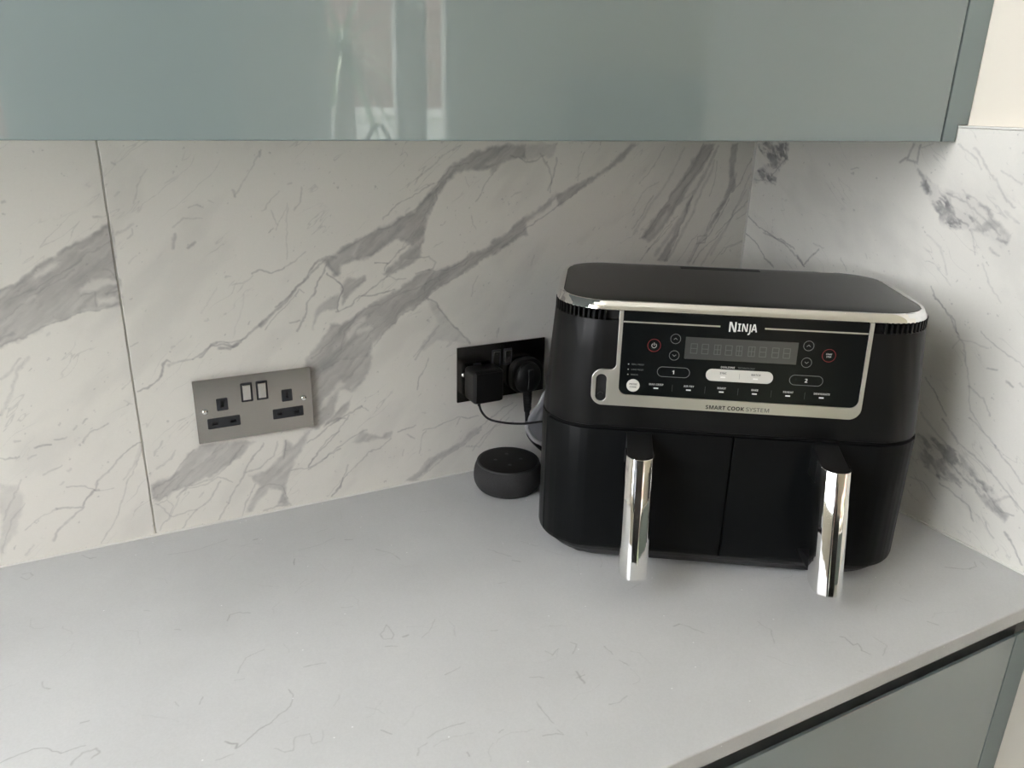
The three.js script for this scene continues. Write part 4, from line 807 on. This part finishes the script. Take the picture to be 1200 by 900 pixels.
  put('lettering', words('SMART COOK', bold, -0.0322, 0.0416), M.ink, fr); put('lettering', words('SYSTEM', regular, 0.0115, 0.0248), std([0.16, 0.16, 0.16], 0.6), fr);
}
// ---------------------------------------------------------------- what the glossy doors mirror: the far side of the kitchen and the garden
{
  const t = thing('larder_unit', 'tall anthracite larder unit along the end wall', 'cabinet', [-1.67, -0.9, 1.3]);
  put('body', rbox(-0.178, 0.17, 0, 2.1, -0.0, 2.05, 0.01), M.anthracite, t);
  put('door', rbox(-0.17, 0.168, 0.7, 2.09, -0.03, -0.002, 0.006), M.anthracite, t); put('door', rbox(-0.17, 0.168, 0.04, 0.69, -0.03, -0.002, 0.006), M.anthracite, t);
}
{
  const t = thing('sink_unit', 'blue-grey base units with a pale worktop under the kitchen window', 'cabinet', [0.1, -0.9, 3.1]);
  put('carcass', box(-0.42, 1.15, 0, 0.879, -0.28, 0.29), M.matt, t); put('worktop_slab', rbox(-0.43, 1.17, 0.88, 0.9, -0.3, 0.295, 0.002), M.quartz, t);
}
{
  const t = thing('kitchen_tap', 'tall arched steel kitchen tap before the window', 'tap', [0.29, 0, 3.27]);
  put('body', new THREE.CylinderGeometry(0.022, 0.026, 0.09, 20).translate(0, 0.045, 0), M.steelEdge, t);
  put('spout', tube([[0, 0.08, 0], [0, 0.3, 0], [-0.012, 0.37, 0], [-0.055, 0.42, 0], [-0.1, 0.37, 0], [-0.112, 0.3, 0], [-0.112, 0.26, 0]], 0.011, 60, 12), M.steelEdge, t);
  put('lever', tube([[0.02, 0.06, 0], [0.05, 0.075, 0], [0.085, 0.1, 0]], 0.005, 12, 8), M.steelEdge, t);
}
{
  const t = thing('fridge', 'dark grey fridge on the far side of the kitchen', 'fridge', [1.0, -0.9, 3.1]);
  put('carcass', box(0.28, 1.2, 0, 1.56, -0.28, 0.29), M.anthracite, t); for (let i = 0; i < 2; i++) put('door', rbox(0.285 + i * 0.458, 0.737 + i * 0.458, 0.05, 1.55, -0.3, -0.281, 0.002), M.anthracite, t);
}
{
  const t = thing('tall_unit', 'dark blue-grey tall unit between garden door and kitchen window', 'cabinet', [-0.72, -0.9, 3.1]);
  put('carcass', box(-0.36, 0.28, 0, 2.2, -0.28, 0.29), M.anthracite, t); put('door', rbox(-0.355, 0.275, 0.05, 2.19, -0.3, -0.281, 0.002), M.anthracite, t);
}
shell('garden_ground', box(-12, 14, -1.2, -1.05, 3.55, 16), std([0.2, 0.24, 0.12], 0.9));
{
  const t = thing('garden_fence', 'white rendered garden fence with rails behind the house', 'fence', [1.2, -1.05, 7.4]);
  put('board', box(-2.5, 3.5, 0, 1.42, 0, 0.08), std([0.72, 0.72, 0.7], 0.7), t); put('rail', box(-2.5, 3.5, 1.42, 1.5, -0.03, 0.11), std([0.78, 0.78, 0.76], 0.6), t);
  for (let i = 0; i < 8; i++) put('post', box(-2.2 + i * 0.75, -2.14 + i * 0.75, 0, 1.46, -0.04, 0), std([0.5, 0.5, 0.5], 0.6), t);
}
{
  const W = 256, H = 256, px = new Uint8Array(W * H * 4);
  for (let j = 0; j < H; j++) for (let i = 0; i < W; i++) { const k = 4 * (j * W + i), row = j >> 4, m = (j & 15) < 2 || ((i + (row & 1) * 16) & 31) < 2, v = m ? 0 : 30 * (hash((i + (row & 1) * 16) >> 5, row, 3) - 0.5); px[k] = m ? 190 : 176 + v; px[k + 1] = m ? 182 : 128 + v; px[k + 2] = m ? 172 : 112 + v; px[k + 3] = 255; }
  const m = texture(W, H, px); m.wrapS = m.wrapT = THREE.RepeatWrapping; m.repeat.set(0.55, 0.8);
  const t = structure('garden_house'); t.position.set(3, -1.05, 10);
  put('wall', planarUV(box(-7, 9, 0, 6.4, 0, 0.3), (x) => x, (x, y) => y), std([0.62, 0.6, 0.6], 0.9, { map: m }), t); put('gutter', box(-7, 9, 6.4, 6.52, -0.12, 0.1), M.white, t);
}
{
  const t = thing('palm_tree', 'garden palm with long spiky leaves outside the window', 'palm', [0.75, -1.05, 5.6]);
  put('trunk', new THREE.CylinderGeometry(0.07, 0.1, 1.9, 14).translate(0, 0.95, 0), std([0.13, 0.1, 0.07], 0.9), t);
  const leaf = std([0.09, 0.14, 0.05], 0.5, { side: THREE.DoubleSide });
  for (let i = 0; i < 46; i++) {
    const a = i * 2.4, e = 1.1 - 2.0 * (i / 46), L = 0.75 + 0.25 * rnd(), pos = [], idx = [], n = 7;
    for (let k = 0; k <= n; k++) { const s = k / n, l = s * L, w = 0.022 * (1 - s) + 0.001, rr = l * Math.cos(e), y = 1.9 + l * Math.sin(e) - 0.35 * s * s; for (const q of [-1, 0, 1]) pos.push(Math.cos(a) * rr - Math.sin(a) * w * q, y - Math.abs(q) * 0.006, Math.sin(a) * rr + Math.cos(a) * w * q); }
    for (let k = 0; k < n; k++) for (let q = 0; q < 2; q++) { const b = k * 3 + q; idx.push(b, b + 3, b + 1, b + 1, b + 3, b + 4); }
    const g = new THREE.BufferGeometry(); g.setAttribute('position', new THREE.Float32BufferAttribute(pos, 3)); g.setIndex(idx); g.computeVertexNormals(); put('leaf', g, leaf, t);
  }
}
renderer.render(scene, camera);
